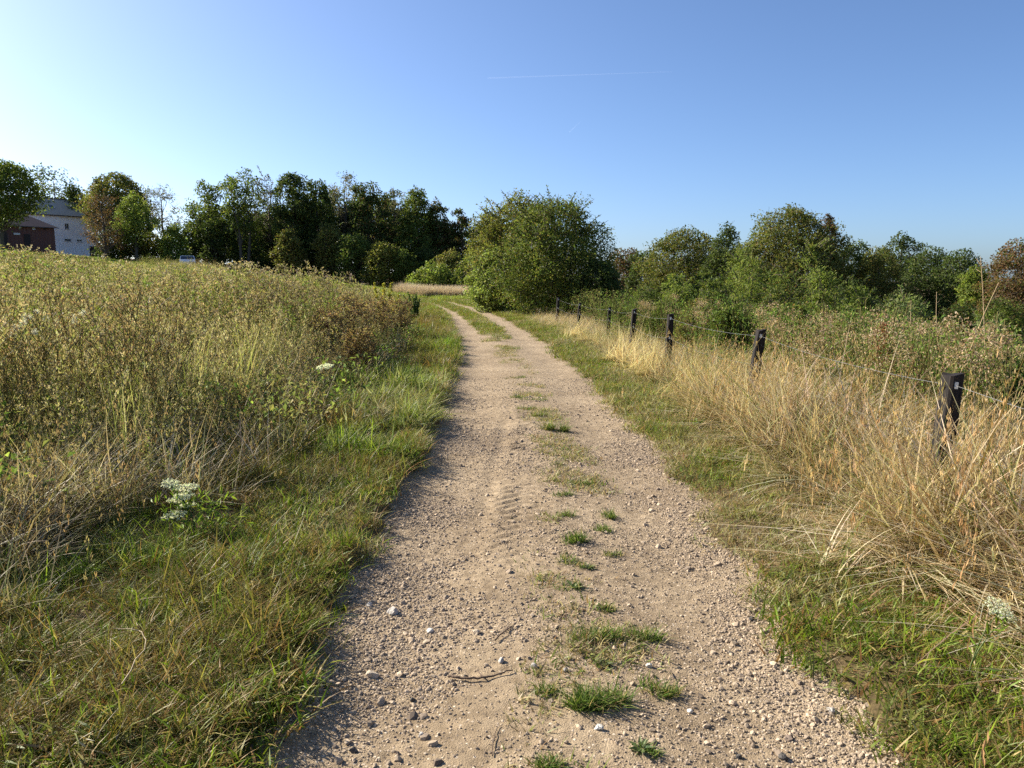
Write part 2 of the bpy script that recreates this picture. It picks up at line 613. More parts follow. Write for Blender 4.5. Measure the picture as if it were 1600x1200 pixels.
# ---------------------------------------------------------------- scatter with geometry nodes (uncountable plants and gravel)
def scatter(name, sources, P, rot, scl, idx, dry, bri, label, cat):
    """one object whose points carry instances of the source meshes"""
    src = bpy.data.collections.new(name + "_kinds")
    for k, me in enumerate(sources):
        o = bpy.data.objects.new("%s_kind_%02d" % (name, k), me)
        src.objects.link(o)
    n = len(P)
    me = bpy.data.meshes.new(name)
    me.vertices.add(n)
    me.vertices.foreach_set("co", np.ascontiguousarray(P, dtype=np.float32).ravel())

    def fa(nm, arr, t='FLOAT', key="value"):
        a = me.attributes.new(nm, t, 'POINT')
        a.data.foreach_set(key, np.ascontiguousarray(arr).ravel())
    fa("rot", np.asarray(rot, np.float32), 'FLOAT_VECTOR', "vector")
    fa("scl", np.asarray(scl, np.float32))
    fa("idx", np.asarray(idx, np.int32), 'INT')
    fa("dry", np.asarray(dry, np.float32))
    fa("bri", np.asarray(bri, np.float32))
    me.update()
    o = link(name, me, label=label, cat=cat, kind="stuff")
    ng = bpy.data.node_groups.new(name + "_scatter", 'GeometryNodeTree')
    ng.interface.new_socket("Geometry", in_out='INPUT', socket_type='NodeSocketGeometry')
    ng.interface.new_socket("Geometry", in_out='OUTPUT', socket_type='NodeSocketGeometry')
    gi = ng.nodes.new("NodeGroupInput"); go = ng.nodes.new("NodeGroupOutput")
    ci = ng.nodes.new("GeometryNodeCollectionInfo")
    ci.inputs["Collection"].default_value = src
    ci.inputs["Separate Children"].default_value = True
    ci.inputs["Reset Children"].default_value = True
    ip = ng.nodes.new("GeometryNodeInstanceOnPoints")
    ip.inputs["Pick Instance"].default_value = True

    def na(nm, t):
        q = ng.nodes.new("GeometryNodeInputNamedAttribute"); q.data_type = t
        q.inputs["Name"].default_value = nm
        return q.outputs["Attribute"]
    er = ng.nodes.new("FunctionNodeEulerToRotation")
    L = ng.links.new
    L(gi.outputs[0], ip.inputs["Points"]); L(ci.outputs[0], ip.inputs["Instance"])
    L(na("idx", 'INT'), ip.inputs["Instance Index"])
    L(na("rot", 'FLOAT_VECTOR'), er.inputs[0]); L(er.outputs[0], ip.inputs["Rotation"])
    L(na("scl", 'FLOAT'), ip.inputs["Scale"])
    L(ip.outputs[0], go.inputs[0])
    md = o.modifiers.new("scatter", 'NODES')
    md.node_group = ng
    return o


def wedge(rng, n_per_m2, y0, y1, xl, xr):
    """random points between y0..y1 and xl(y)..xr(y); density may be a callable of y"""
    out = []
    for ya in np.arange(y0, y1, 1.0):
        yb = min(ya + 1.0, y1)
        a, b = xl((ya + yb) / 2), xr((ya + yb) / 2)
        if b <= a: continue
        dn = n_per_m2((ya + yb) / 2) if callable(n_per_m2) else n_per_m2
        k = rng.poisson(dn * (b - a) * (yb - ya))
        out.append(np.stack([a + (b - a) * rng.random(k), ya + (yb - ya) * rng.random(k)], 1))
    return np.concatenate(out)


def inview(x, y, m=2.5):
    return np.abs(x) < 0.72 * np.maximum(y, 0) + m


# palettes (real-world base colours)
G1 = [(3, (.100, .165, .014)), (3.4, (.175, .235, .021)), (1.2, (.05, .085, .010)), (1.8, (.34, .27, .09)), (1.7, (.22, .12, .042))]
G_FRESH = [(3, (.17, .25, .026)), (2, (.25, .32, .04)), (1, (.09, .15, .022))]
STRAW = [(3, (.46, .36, .23)), (3, (.55, .455, .315)), (1.8, (.36, .25, .14)), (1.4, (.27, .165, .085)), (1.2, (.63, .55, .41))]
BROWN = [(2, (.21, .125, .05)), (2, (.30, .185, .07)), (1, (.13, .08, .04)), (1, (.38, .27, .12))]


def grass_clump(seed, n, rad, h, wid, lean, bend, pa, pb, segs=3, az=None, azs=3.2):
    r = np.random.default_rng(seed)
    g = Geo()
    v, f, m, tips = blades(r, n, rad, h, wid, lean, bend, segs, az, azs)
    g.add(v, f, np.repeat(pick(r, pa, n), m, 0), np.repeat(pick(r, pb, n), m, 0))
    return g


# --- short verge grass
short_src = [grass_clump(100 + k, 80, .15, (.025, .11), .0072, .5, .8, G1, STRAW).mesh("short_grass", M_GRASS) for k in range(6)]
# --- longer tufty verge grass
long_src = [grass_clump(120 + k, 62, .15, (.10, .33), .0088, .38, 1.0, G1, BROWN, 4).mesh("long_grass", M_GRASS) for k in range(4)]
long_src += [grass_clump(130 + k, 36, .11, (.18, .40), .0125, .30, 1.0, G_FRESH, STRAW, 4).mesh("broad_grass", M_GRASS) for k in range(2)]


def verge_points(rng, side, d0, d1, y0, y1, dens):
    y = []; x = []
    for ya in np.arange(y0, y1, 1.0):
        k = rng.poisson(dens(ya + .5) * (d1 - d0))
        yy = ya + rng.random(k)
        dd = d0 + (d1 - d0) * rng.random(k)
        c, s = _herm(yy)
        x.append(c + side * dd * np.sqrt(1 + s * s)); y.append(yy)
    return np.concatenate(x), np.concatenate(y)


def lod(y):      # instances grow a little and thin out with distance
    return np.clip(1.0 / (1 + (y / 9.0) ** 1.6), 0.05, 1)


rng = np.random.default_rng(21)
# right verge: short green turf, mixed with straw
X, Y = verge_points(rng, 1, 0.95, 2.9, 0.4, 66, lambda y: 230 * lod(y) + 12)
e = np.abs(off(X, Y)) - half_w(Y) + edge_noise(X, Y)
keep = (e > 0.02 + 0.10 * rng.random(len(X)) ** 2) & inview(X, Y) & (rng.random(len(X)) < 0.35 + 0.65 * sstep(0, .2, e) * (.55 + .45 * sstep(.22, .45, fbm(X, Y, 2.3, 44.))))
X, Y = X[keep], Y[keep]
X2, Y2 = verge_points(rng, -1, 0.95, 2.0, 0.4, 66, lambda y: 170 * lod(y) + 12)
e = np.abs(off(X2, Y2)) - half_w(Y2) + edge_noise(X2, Y2)
keep = (e > 0.02 + 0.10 * rng.random(len(X2)) ** 2) & inview(X2, Y2)
X, Y = np.concatenate([X, X2[keep]]), np.concatenate([Y, Y2[keep]])
# far away the middle of the track is grassed over
XM, YM = verge_points(rng, 1, -.34, .30, 17, 75, lambda y: 30 + 100 * lod(y))
dm = off(XM, YM)
keep = fbm(XM, YM, .8, 3.) + .55 * sstep(17, 27, YM) > .74
X, Y = np.concatenate([X, XM[keep]]), np.concatenate([Y, YM[keep]])
n = len(X)
Z = np.maximum(ground_z(X, Y), track_z(X, Y, False))
dd = off(X, Y)
dry = np.clip(.20 + 1.2 * (fbm(X, Y, .9, 17.) - .5) + .30 * sstep(1.6, 2.6, dd) - .18 * sstep(20, 30, Y) + .22 * rng.normal(size=n), 0, 1)
scatter("verge_grass", short_src, np.stack([X, Y, Z], 1), np.stack([.15 * rng.normal(size=n), .15 * rng.normal(size=n), rng.random(n) * 2 * PI], 1),
        (.65 + .7 * rng.random(n)) * (1 + .02 * Y) * (0.6 + .8 * fbm(X, Y, 1.1, 23.)), rng.integers(0, 6, n), dry, .8 + .4 * rng.random(n),
        "short green and straw-coloured grass along both edges of the track", "grass")

# left verge: longer tussocks
X, Y = verge_points(rng, -1, 1.02, 4.4, 0.0, 64, lambda y: 150 * lod(y) + 9)
e = np.abs(off(X, Y)) - half_w(Y) + edge_noise(X, Y)
cl = fbm(X, Y, 1.5, 51.)
keep = (e > 0.10) & inview(X, Y) & (cl > .30 + .14 * rng.random(len(X)))
X, Y, cl = X[keep], Y[keep], cl[keep]
n = len(X)
fresh = (fbm(X, Y, .75, 61.) > .60)
idx = np.where(fresh & (rng.random(n) < .6), 4 + rng.integers(0, 2, n), rng.integers(0, 4, n))
dry = np.clip(.32 + 1.3 * (fbm(X, Y, .7, 71.) - .5) + .25 * rng.normal(size=n) - .25 * fresh, 0, 1)
scl = (.5 + .6 * rng.random(n)) * (.35 + 1.25 * cl) * (1 + .008 * Y) * (.62 + .35 * sstep(3, 9, Y))
scatter("tussock_grass", long_src, np.stack([X, Y, ground_z(X, Y)], 1), np.stack([.2 * rng.normal(size=n), .2 * rng.normal(size=n) + .12, rng.random(n) * 2 * PI], 1),
        scl, idx, dry, .75 + .45 * rng.random(n), "shaggy green and brown grass tussocks on the verge left of the track", "grass")


# ragged low sprigs and dead bits along the crown of the track
rng = np.random.default_rng(217)
k = 9000
Y = 2.2 + 17 * rng.random(k) ** 1.3
mid = np.interp(Y, [2, 3.4, 5, 7, 9.5, 12.5, 17, 20], [.12, .16, .20, .27, .16, .03, -.02, -.05])
X = cx(Y) + mid + rng.normal(0, .17, k)
w = sstep(.44, .66, fbm(X, Y, 2.1, 218.)) * (.6 + .4 * sstep(12, 4, Y)) * sstep(.5, .15, np.abs(X - cx(Y) - mid))
keep = rng.random(k) < w * .95
X, Y = X[keep], Y[keep]; n = len(X)
sprig_src = [grass_clump(260 + q, 22, .06, (.015, .065), .0065, .6, .7, [(3, (.12, .18, .03)), (3, (.20, .24, .05)), (2, (.36, .29, .14)), (1, (.24, .15, .07))], STRAW).mesh("sprig", M_GRASS) for q in range(5)]
scatter("track_sprigs", sprig_src, np.stack([X, Y, track_z(X, Y)], 1), np.stack([.2 * rng.normal(size=n), .2 * rng.normal(size=n), rng.random(n) * 6.28], 1),
        .55 + 1.1 * rng.random(n), rng.integers(0, 5, n), np.clip(.25 + .35 * rng.normal(size=n), 0, 1), .85 + .4 * rng.random(n),
        "ragged low sprigs and dead blades along the middle of the track", "grass")

# --- tall dry grass on the right along the fence
def dry_clump(seed, n, rad, h, lean, bend, az=None, azs=3.2, heads=True, green=.12):
    r = np.random.default_rng(seed)
    g = Geo()
    pal = STRAW + [(green * 9, (.16, .19, .05))]
    v, f, m, tips = blades(r, n, rad, h, .0098, lean, bend, 5, az, azs)
    c = pick(r, pal, n)
    g.add(v, f, np.repeat(c, m, 0), np.repeat(pick(r, G1, n), m, 0))
    if heads:
        k = n // 3
        for j in range(k):
            t = tips[j]
            q = 7
            base = t + np.stack([r.normal(0, .006, q), r.normal(0, .006, q), -r.random(q) * .10], 1)
            d = unit(r, q) * .6 + [0, 0, .6]
            lv, lf = leafq(base, d * .5 + [0, 0, 1.], unit(r, q), .03, .007)
            hc = pick(r, [(2, (.52, .38, .19)), (1, (.40, .25, .11))], 1)
            g.add(lv, lf, hc, hc)
    return g.mesh("dry_clump", M_DRY)


dry_src = [dry_clump(200 + k, 44, .17, (.45, .98), .30, .62) for k in range(4)]
dry_src += [dry_clump(210 + k, 50, .18, (.65, 1.15), 2.4, .6, az=0.0, azs=.28, heads=False) for k in range(3)]
dry_src += [dry_clump(220 + k, 56, .18, (.4, .85), .75, 1.1, heads=False, green=.3) for k in range(2)]
rng = np.random.default_rng(22)
X, Y = verge_points(rng, 1, 1.75, 5.6, 0.2, 32, lambda y: 74 * lod(y) + 6)
d = off(X, Y)
front = 2.0 + .35 * (fbm(X, Y, .8, 81.) - .5)
dens = sstep(-.15, .25, d - front) * np.where(d > 3.3, .75 - .5 * sstep(6, 9, Y), 1)
keep = (rng.random(len(X)) < dens) & inview(X, Y, 3.0)
X, Y, d = X[keep], Y[keep], d[keep]
n = len(X)
lodged = (d < 2.5) & (rng.random(n) < .25 + .6 * sstep(.4, .6, fbm(X, Y, .7, 95.)))
idx = np.where(lodged, 4 + rng.integers(0, 3, n), np.where(rng.random(n) < .42, 7 + rng.integers(0, 2, n), rng.integers(0, 4, n)))
rz = np.where(lodged, PI * 1.48 + .42 * rng.normal(size=n), rng.random(n) * 2 * PI)
dry = np.clip(.06 + 1.5 * (fbm(X, Y, .7, 91.) - .54) + .22 * sstep(3.2, 4.6, d) + .12 * rng.normal(size=n), 0, .9)
ex_ = []
for qx, qy, kk in ((2.83, 4.85, 26), (2.95, 9.1, 14)):
    ex_.append(np.stack([qx * .9 + rng.normal(0, .22, kk), qy * .9 + rng.normal(0, .22, kk)], 1))
ex_ = np.concatenate(ex_); ne = len(ex_)
X = np.concatenate([X, ex_[:, 0]]); Y = np.concatenate([Y, ex_[:, 1]]); d = off(X, Y); n = len(X)
idx = np.concatenate([idx, np.where(rng.random(ne) < .5, rng.integers(0, 4, ne), 7 + rng.integers(0, 2, ne))]); rz = np.concatenate([rz, rng.random(ne) * 6.28])
dry = np.concatenate([dry, .1 * rng.random(ne)]); lodged = np.concatenate([lodged, np.zeros(ne, bool)])
boost = np.where(np.arange(n) < n - ne, 1.0, 1.32)
scatter("dry_grass", dry_src, np.stack([X, Y, ground_z(X, Y)], 1), np.stack([.12 * rng.normal(size=n), .12 * rng.normal(size=n), rz], 1),
        boost * (.78 + .4 * rng.random(n)) * np.where(lodged, .85, .55 + .8 * fbm(X, Y, .9, 97.)) * (.74 + .42 * sstep(1.95, 2.35, d) + .16 * np.exp(-((d - 2.6) / .3) ** 2) * sstep(9, 6, Y)) * (1 - .48 * sstep(9, 17, Y)), idx, dry, (.88 + .4 * rng.random(n)) * (.68 + .64 * fbm(X, Y, 1.1, 99.)),
        "tall bleached golden grass leaning along the wire fence", "grass")

# flattened swath of bleached stalks lying along the foot of the tall grass
rng = np.random.default_rng(229)
lod_src = []
for k in range(4):
    r = np.random.default_rng(231 + k); g = Geo()
    v, f, m, tips = blades(r, 48, .2, (.6, 1.15), .0115, 4.5, .5, 5, 0.0, .22)
    g.add(v, f, np.repeat(pick(r, [(3, (.58, .47, .29)), (2, (.66, .57, .39)), (1, (.42, .30, .15))], 48), m, 0))
    lod_src.append(g.mesh("lodged_clump", M_DRY))
X, Y = verge_points(rng, 1, 1.75, 2.75, 1.0, 22, lambda y: 44 * lod(y) + 4)
d = off(X, Y) - .25 * (fbm(X, Y, .8, 81.) - .5)
keep = rng.random(len(X)) < np.exp(-((d - 2.2) / .28) ** 2) * sstep(.3, .5, fbm(X, Y, .6, 233.))
X, Y = X[keep], Y[keep]; n = len(X)
scatter("flattened_grass", lod_src, np.stack([X, Y, ground_z(X, Y) + .03], 1), np.stack([.08 * rng.normal(size=n), .08 * rng.normal(size=n), PI * 1.50 + .30 * rng.normal(size=n)], 1),
        .75 + .35 * rng.random(n), rng.integers(0, 4, n), 0 * X, 1 + .25 * rng.random(n), "flattened swath of bleached straw between the verge and the fence", "grass")

# pale dry grass bank at the far bend
rng = np.random.default_rng(23)
k = 1500
X = -10.5 + 9 * rng.random(k); Y = 66 + 7 * rng.random(k)
keep = off(X, Y) > 1.9
X, Y = X[keep], Y[keep]; n = len(X)
bank_src = []
for k in range(3):
    bank_src.append(grass_clump(250 + k, 90, .25, (.5, 1.0), .016, .25, .4, [(2, (.48, .38, .29)), (2, (.42, .31, .22)), (1, (.55, .46, .36))], STRAW, 4).mesh("bank_clump", M_DRY))
scatter("dry_grass_bank", bank_src, np.stack([X, Y, ground_z(X, Y)], 1), np.stack([.1 * rng.normal(size=n), .1 * rng.normal(size=n), rng.random(n) * 6.28], 1),
        1.0 + .4 * rng.random(n), rng.integers(0, 3, n), .05 * rng.random(n), .95 + .3 * rng.random(n),
        "pinkish pale dry grass bank at the far bend of the track", "grass")


# --- field weeds
def weed(seed, h, nbr, leafL, leafW, per, pa, pb, heads, stem_r=.003, spread=.3):
    r = np.random.default_rng(seed)
    g = Geo()
    sc = pick(r, [(1, (.16, .13, .05)), (1, (.22, .15, .06))], 1)
    for s in range(3):
        hh = h * (.7 + .35 * r.random())
        p0 = np.array([r.normal(0, .07), r.normal(0, .07), -.03])
        ln = r.normal(0, .13, 2)
        T = np.linspace(0, 1, 5)
        path = p0 + np.stack([ln[0] * hh * T ** 1.4, ln[1] * hh * T ** 1.4, hh * T], 1)
        v, f = tube(path, stem_r * (1.2 - .8 * T), 3, False)
        g.add(v, f, sc, sc)
        paths = [path]
        for b in range(nbr):
            t = .3 + .68 * r.random()
            a = r.random() * 2 * PI
            st = np.array([np.interp(t, T, path[:, q]) for q in range(3)])
            ln_ = hh * spread * (1.15 - .75 * t) * (.6 + .7 * r.random())
            q = np.linspace(0, 1, 3)[:, None]
            bp = st + np.array([math.cos(a), math.sin(a), 0]) * ln_ * .62 * q + np.array([0, 0, 1]) * ln_ * .85 * q ** 1.2
            v, f = tube(bp, stem_r * .55, 3, False)
            g.add(v, f, sc, sc)
            paths.append(bp)
        for i, pth in enumerate(paths):
            k = per * 2 if i == 0 else per
            t = r.random(k)
            TT = np.linspace(0, 1, len(pth))
            c = np.stack([np.interp(t, TT, pth[:, q]) for q in range(3)], 1)
            if i == 0: c = c[c[:, 2] > .08 * h]
            k = len(c)
            d = unit(r, k) + [0, 0, .75]
            lv, lf = leafq(c, d, unit(r, k) + [0, 0, .3], leafL * (.5 + .9 * r.random(k)), leafW * (.6 + .8 * r.random(k)))
            g.add(lv, lf, np.repeat(pick(r, pa, k, .2), 4, 0), np.repeat(pick(r, pb, k, .2), 4, 0))
            if heads is not None:
                k = 4
                c = pth[-1] + r.normal(0, .012, (k, 3))
                lv, lf = leafq(c, unit(r, k) + [0, 0, .8], unit(r, k), leafL * .55, leafW * .9)
                hc = np.repeat(pick(r, heads, k), 4, 0)
                g.add(lv, lf, hc, hc)
    return g.mesh("weed", M_WEED)


W_GREEN = [(3, (.23, .265, .06)), (2.4, (.33, .34, .10)), (1.2, (.13, .175, .04)), (1.2, (.42, .37, .12)), (.7, (.30, .22, .11))]
W_BROWN = [(2.5, (.33, .24, .12)), (2, (.41, .31, .17)), (1, (.23, .15, .08)), (2.4, (.30, .29, .10))]
W_HEAD = [(2, (.36, .28, .16)), (1, (.46, .38, .26)), (1, (.30, .28, .12))]
near_src = [weed(300 + k, 1.15, 7, .055, .019, 4, W_GREEN, W_BROWN, W_HEAD) for k in range(5)]
far_src = [weed(320 + k, 1.15, 6, .10, .03, 4, W_GREEN, W_BROWN, W_HEAD, .005) for k in range(4)]


def field_edge(y):
    return -2.55 - .012 * y + .5 * (noise2(0 * y, y, .35, 3.) - .5) - .25 * sstep(8, 2, y)


def field_dens(y):
    return 24 if y < 9 else (18 if y < 16 else (11 if y < 30 else (6 if y < 50 else 4)))


rng = np.random.default_rng(24)
P = wedge(rng, field_dens, 1.0, 80, lambda y: -0.74 * y - 4.5, lambda y: cx(y) - 1.4)
X, Y = P[:, 0], P[:, 1]
d = off(X, Y)
dh = hoff(X, Y)
edge_d = np.where(Y < 52, d - field_edge(Y), d + 3.4 + .12 * np.maximum(Y - 60, 0) + 5.0 * sstep(63, 78, Y))
keep = (edge_d < 0) & ((Y > 4.5) | (rng.random(len(X)) < .35 * sstep(2.5, 4.5, Y))) & (Y < 72 + .05 * X)
X, Y, edge_d = X[keep], Y[keep], edge_d[keep]
n = len(X)
idx = np.where(Y < 17 + 4 * rng.random(n), rng.integers(0, 5, n), 5 + rng.integers(0, 4, n))
hn = fbm(X, Y, .22, 101.)
dry = np.clip(.20 + 2.2 * (fbm(X, Y, .16, 111.) - .5) + 1.3 * (fbm(X, Y, .8, 113.) - .5) + .25 * rng.normal(size=n), 0, 1)
brown = np.exp(-((X + 3.9) / 1.3) ** 2 - ((Y - 16) / 4.5) ** 2)         # brown thicket by the bend
dry = np.clip(dry + .8 * brown, 0, 1)
scl = (.45 + .72 * rng.random(n) ** 1.5) * (.7 + .65 * hn) * (.55 + .45 * sstep(0, -1.6, edge_d)) * (1 + .06 * brown) * (.8 + .2 * sstep(6, 10, Y)) * (1 - .5 * sstep(20, 50, Y))
scatter("field_weeds", near_src + far_src, np.stack([X, Y, ground_z(X, Y)], 1), np.stack([.1 * rng.normal(size=n), .1 * rng.normal(size=n), rng.random(n) * 6.28], 1),
        scl, idx, dry, (.8 + .4 * rng.random(n)) * (1 - .25 * brown), "tall olive and brown weeds filling the fallow field", "weeds")

# (a few more weeds on the meadow edge before the parked car)
# taller stalks and green leafy stems standing among the weeds
rng = np.random.default_rng(240)
P = wedge(rng, lambda y: 20 if y < 12 else (14 if y < 24 else (7 if y < 45 else 4)), 5.5, 72, lambda y: -0.74 * y - 4.0, lambda y: cx(y) - 1.4)
X, Y = P[:, 0], P[:, 1]
ed = np.where(Y < 52, off(X, Y) - field_edge(Y), off(X, Y) + 4.5 + 5.0 * sstep(63, 78, Y))
keep = ed < -.5
X = np.concatenate([X[keep], -38.5 + 7 * rng.random(420)]); Y = np.concatenate([Y[keep], 80 + 6 * rng.random(420)]); n = len(X)
tall_src = [weed(340 + k, 1.35, 5, .06, .017, 7, [(3, (.15, .22, .045)), (2, (.22, .28, .06)), (1, (.32, .31, .07))], W_BROWN, None, .005, .22) for k in range(3)]
F_PAL = [(3, (.30, .31, .09)), (3, (.40, .37, .14)), (2, (.20, .24, .055)), (2, (.48, .40, .21)), (1, (.34, .25, .13))]
for k in range(4):
    r = np.random.default_rng(360 + k); g = Geo(); nb_ = 24
    v, f, m, tips = blades(r, nb_, .20, (.55, 1.25), .0105, .14, .26, 4)
    g.add(v, f, np.repeat(pick(r, F_PAL, nb_), m, 0), np.repeat(pick(r, W_BROWN, nb_), m, 0))
    for t in tips[::2]:
        q = 8
        lv, lf = leafq(t + np.stack([r.normal(0, .008, q), r.normal(0, .008, q), -.13 * r.random(q)], 1), unit(r, q) * .6 + [0, 0, 1], unit(r, q), .036, .013)
        hc = np.repeat(pick(r, [(2, (.42, .34, .19)), (1, (.50, .44, .28)), (1, (.33, .31, .12))], q), 4, 0); g.add(lv, lf, hc, hc)
    tall_src.append(g.mesh("feather_grass", M_WEED))
tall_src += [weed(346 + k, 1.3, 9, .03, .011, 8, [(2, (.26, .17, .085)), (2, (.33, .24, .13))], W_BROWN, [(1, (.27, .17, .09))], .005, .35) for k in range(2)]
pz = fbm(X, Y, .3, 241.)
idx = np.where(pz > .60, rng.integers(0, 3, n), np.where(pz > .34, 3 + rng.integers(0, 4, n), 7 + rng.integers(0, 2, n)))
idx = np.where(rng.random(n) < .5, 3 + rng.integers(0, 4, n), np.where(rng.random(n) < .15, rng.integers(0, 9, n), idx))
scatter("field_stalks", tall_src, np.stack([X, Y, ground_z(X, Y)], 1), np.stack([.1 * rng.normal(size=n), .1 * rng.normal(size=n), rng.random(n) * 6.28], 1),
        (.66 + .4 * rng.random(n)) * (1 - .5 * sstep(20, 50, Y) * (Y < 79)), idx, .15 * rng.random(n), .85 + .4 * rng.random(n), "green and straw-coloured taller stems standing out of the field weeds", "weeds")

# golden withered grass in the field edge (left foreground and beside the thicket)
rng = np.random.default_rng(25)
P = wedge(rng, 44, 2.6, 17, lambda y: -0.74 * y - 3.0, lambda y: cx(y) - 2.2)
X, Y = P[:, 0], P[:, 1]
w = np.exp(-((X + 2.95) / .6) ** 2 - ((Y - 4.3) / .9) ** 2) + .9 * np.exp(-((X + 3.6) / .8) ** 2 - ((Y - 11.5) / 2.2) ** 2) + .12
keep = (rng.random(len(X)) < w) & (np.hypot(X + 1.95, (Y - 4.2) * .7) > .55)
X, Y = X[keep], Y[keep]; n = len(X)
scatter("withered_grass", dry_src[:4] + dry_src[7:], np.stack([X, Y, ground_z(X, Y)], 1), np.stack([.15 * rng.normal(size=n), .15 * rng.normal(size=n), rng.random(n) * 6.28], 1),
        .55 + .35 * rng.random(n), rng.integers(0, 6, n), np.clip(.15 + .25 * rng.normal(size=n), 0, 1), .66 + .35 * rng.random(n),
        "withered golden brown grass clumps at the edge of the weedy field", "grass")

# low leafy herbs in field edge, verge and behind the fence
def herb(seed, n, rad, h, L, W, pal):
    r = np.random.default_rng(seed)
    g = Geo()
    c = np.stack([r.normal(0, rad, n), r.normal(0, rad, n), h * r.random(n) ** .8], 1)
    lv, lf = leafq(c, unit(r, n) + [0, 0, .25], unit(r, n) * .6 + [0, 0, 1], L * (.6 + .7 * r.random(n)), W * (.6 + .7 * r.random(n)))
    g.add(lv, lf, np.repeat(pick(r, pal, n, .2), 4, 0), np.repeat(pick(r, W_BROWN, n, .2), 4, 0))
    for k in range(8):
        a = r.random() * 6.28; q = np.linspace(0, 1, 4)[:, None]
        e_ = np.array([math.cos(a) * rad * 1.4, math.sin(a) * rad * 1.4, h * (.7 + .4 * r.random())])
        v, f = tube(q * e_ * [1, 1, 1] + [0, 0, -.02], .003, 3, False)
        g.add(v, f, (.15, .13, .05), (.2, .13, .06))
    return g.mesh("herb", M_WEED)


H_PAL = [(3, (.075, .125, .025)), (2, (.12, .18, .03)), (1, (.05, .085, .025)), (.7, (.2, .24, .05))]
herb_src = [herb(400 + k, 90, .16, .45, .06, .035, H_PAL) for k in range(3)] + [herb(410 + k, 260, .20, 1.1, .05, .017, H_PAL) for k in range(3)]
rng = np.random.default_rng(26)
P = wedge(rng, 9, 3.5, 22, lambda y: -0.74 * y - 3.0, lambda y: cx(y) - 2.0)
X, Y = P[:, 0], P[:, 1]
d = off(X, Y) - field_edge(Y)
keep = (rng.random(len(X)) < .9 * np.exp(-((d + .5) / .9) ** 2) * sstep(.35, .6, fbm(X, Y, .8, 121.)) + .05)
X, Y = X[keep], Y[keep]; n1 = len(X)
# right: leafy growth behind the fence
P = wedge(rng, lambda y: 14 if y < 14 else 9, 5.0, 40, lambda y: cx(y) + 2.7, lambda y: min(.76 * y + 3, 18))
d = off(P[:, 0], P[:, 1])
w = (1 - .85 * sstep(13, 19, P[:, 1])) * sstep(.30, .52, fbm(P[:, 0], P[:, 1], .45, 131.)) * sstep(6, 8, P[:, 1] + .0 * d) * (.16 * sstep(14, 11, P[:, 1]) + .84 * sstep(3.1, 3.8, d)) * (1 - .8 * sstep(5.5, 7.5, P[:, 0]))
keep = rng.random(len(P)) < w + .04
P = P[keep]
X = np.concatenate([X, P[:, 0]]); Y = np.concatenate([Y, P[:, 1]]); n = len(X)
idx = np.where(np.arange(n) < n1, rng.integers(0, 3, n), np.where(rng.random(n) < .7, 3 + rng.integers(0, 3, n), rng.integers(0, 3, n)))
scatter("leafy_weeds", herb_src, np.stack([X, Y, ground_z(X, Y)], 1), np.stack([.15 * rng.normal(size=n), .15 * rng.normal(size=n), rng.random(n) * 6.28], 1),
        (np.where(np.arange(n) < n1, .7, .8) + .5 * rng.random(n)) * np.where((np.arange(n) >= n1) & (off(X, Y) < 3.3), .55, 1), idx, np.clip(.15 + .25 * rng.normal(size=n), 0, 1), 1.1 + .5 * rng.random(n),
        "leafy green weeds and brambles behind the fence and at the field edge", "weeds")

# brown-topped weeds behind the fence
GR_HEAD = [(2, (.38, .28, .17)), (1, (.48, .38, .26)), (1, (.30, .20, .11))]


def rod(seed, h):
    r = np.random.default_rng(seed)
    g = Geo()
    for s in range(5):
        hh = h * (.75 + .35 * r.random()); T = np.linspace(0, 1, 4); ln = r.normal(0, .12, 2)
        path = np.array([r.normal(0, .1), r.normal(0, .1), -.03]) + np.stack([ln[0] * hh * T ** 1.4, ln[1] * hh * T ** 1.4, hh * T], 1)
        v, f = tube(path, .0035, 3, False)
        g.add(v, f, (.2, .15, .07), (.2, .15, .07))
        k = 46; t = .15 + .8 * r.random(k)
        c = np.stack([np.interp(t, T, path[:, q]) for q in range(3)], 1)
        lv, lf = leafq(c, unit(r, k) + [0, 0, .2], unit(r, k) + [0, 0, .8], .08 * (1.1 - .5 * t), .016)
        g.add(lv, lf, np.repeat(pick(r, H_PAL + [(1.5, (.2, .17, .06))], k, .2), 4, 0), np.repeat(pick(r, W_BROWN, k), 4, 0))
        k = 60
        c = path[-1] + r.normal(0, 1, (k, 3)) * [.055, .055, .045]
        lv, lf = leafq(c, unit(r, k), unit(r, k), .03, .017)
        hc = np.repeat(pick(r, GR_HEAD, k, .2), 4, 0)
        g.add(lv, lf, hc, hc)
    return g.mesh("rod", M_WEED)


rod_src = [rod(430 + k, 1.2) for k in range(3)]
rng = np.random.default_rng(27)
P = wedge(rng, 6, 6.5, 20, lambda y: cx(y) + 3.2, lambda y: min(.72 * y + 1, cx(y) + 7.5))
w = sstep(.48, .62, fbm(P[:, 0], P[:, 1], .45, 141.)) * (1 - .7 * sstep(5, 8, P[:, 0]))
P = P[rng.random(len(P)) < w * .6]; n = len(P)
scatter("seeding_weeds", rod_src, np.stack([P[:, 0], P[:, 1], ground_z(P[:, 0], P[:, 1])], 1), np.stack([.1 * rng.normal(size=n), .1 * rng.normal(size=n), rng.random(n) * 6.28], 1),
        .7 + .35 * rng.random(n), rng.integers(0, 3, n), np.clip(.2 + .3 * rng.normal(size=n), 0, 1), .85 + .35 * rng.random(n),
        "tall weeds with fluffy brown seed heads behind the fence", "weeds")

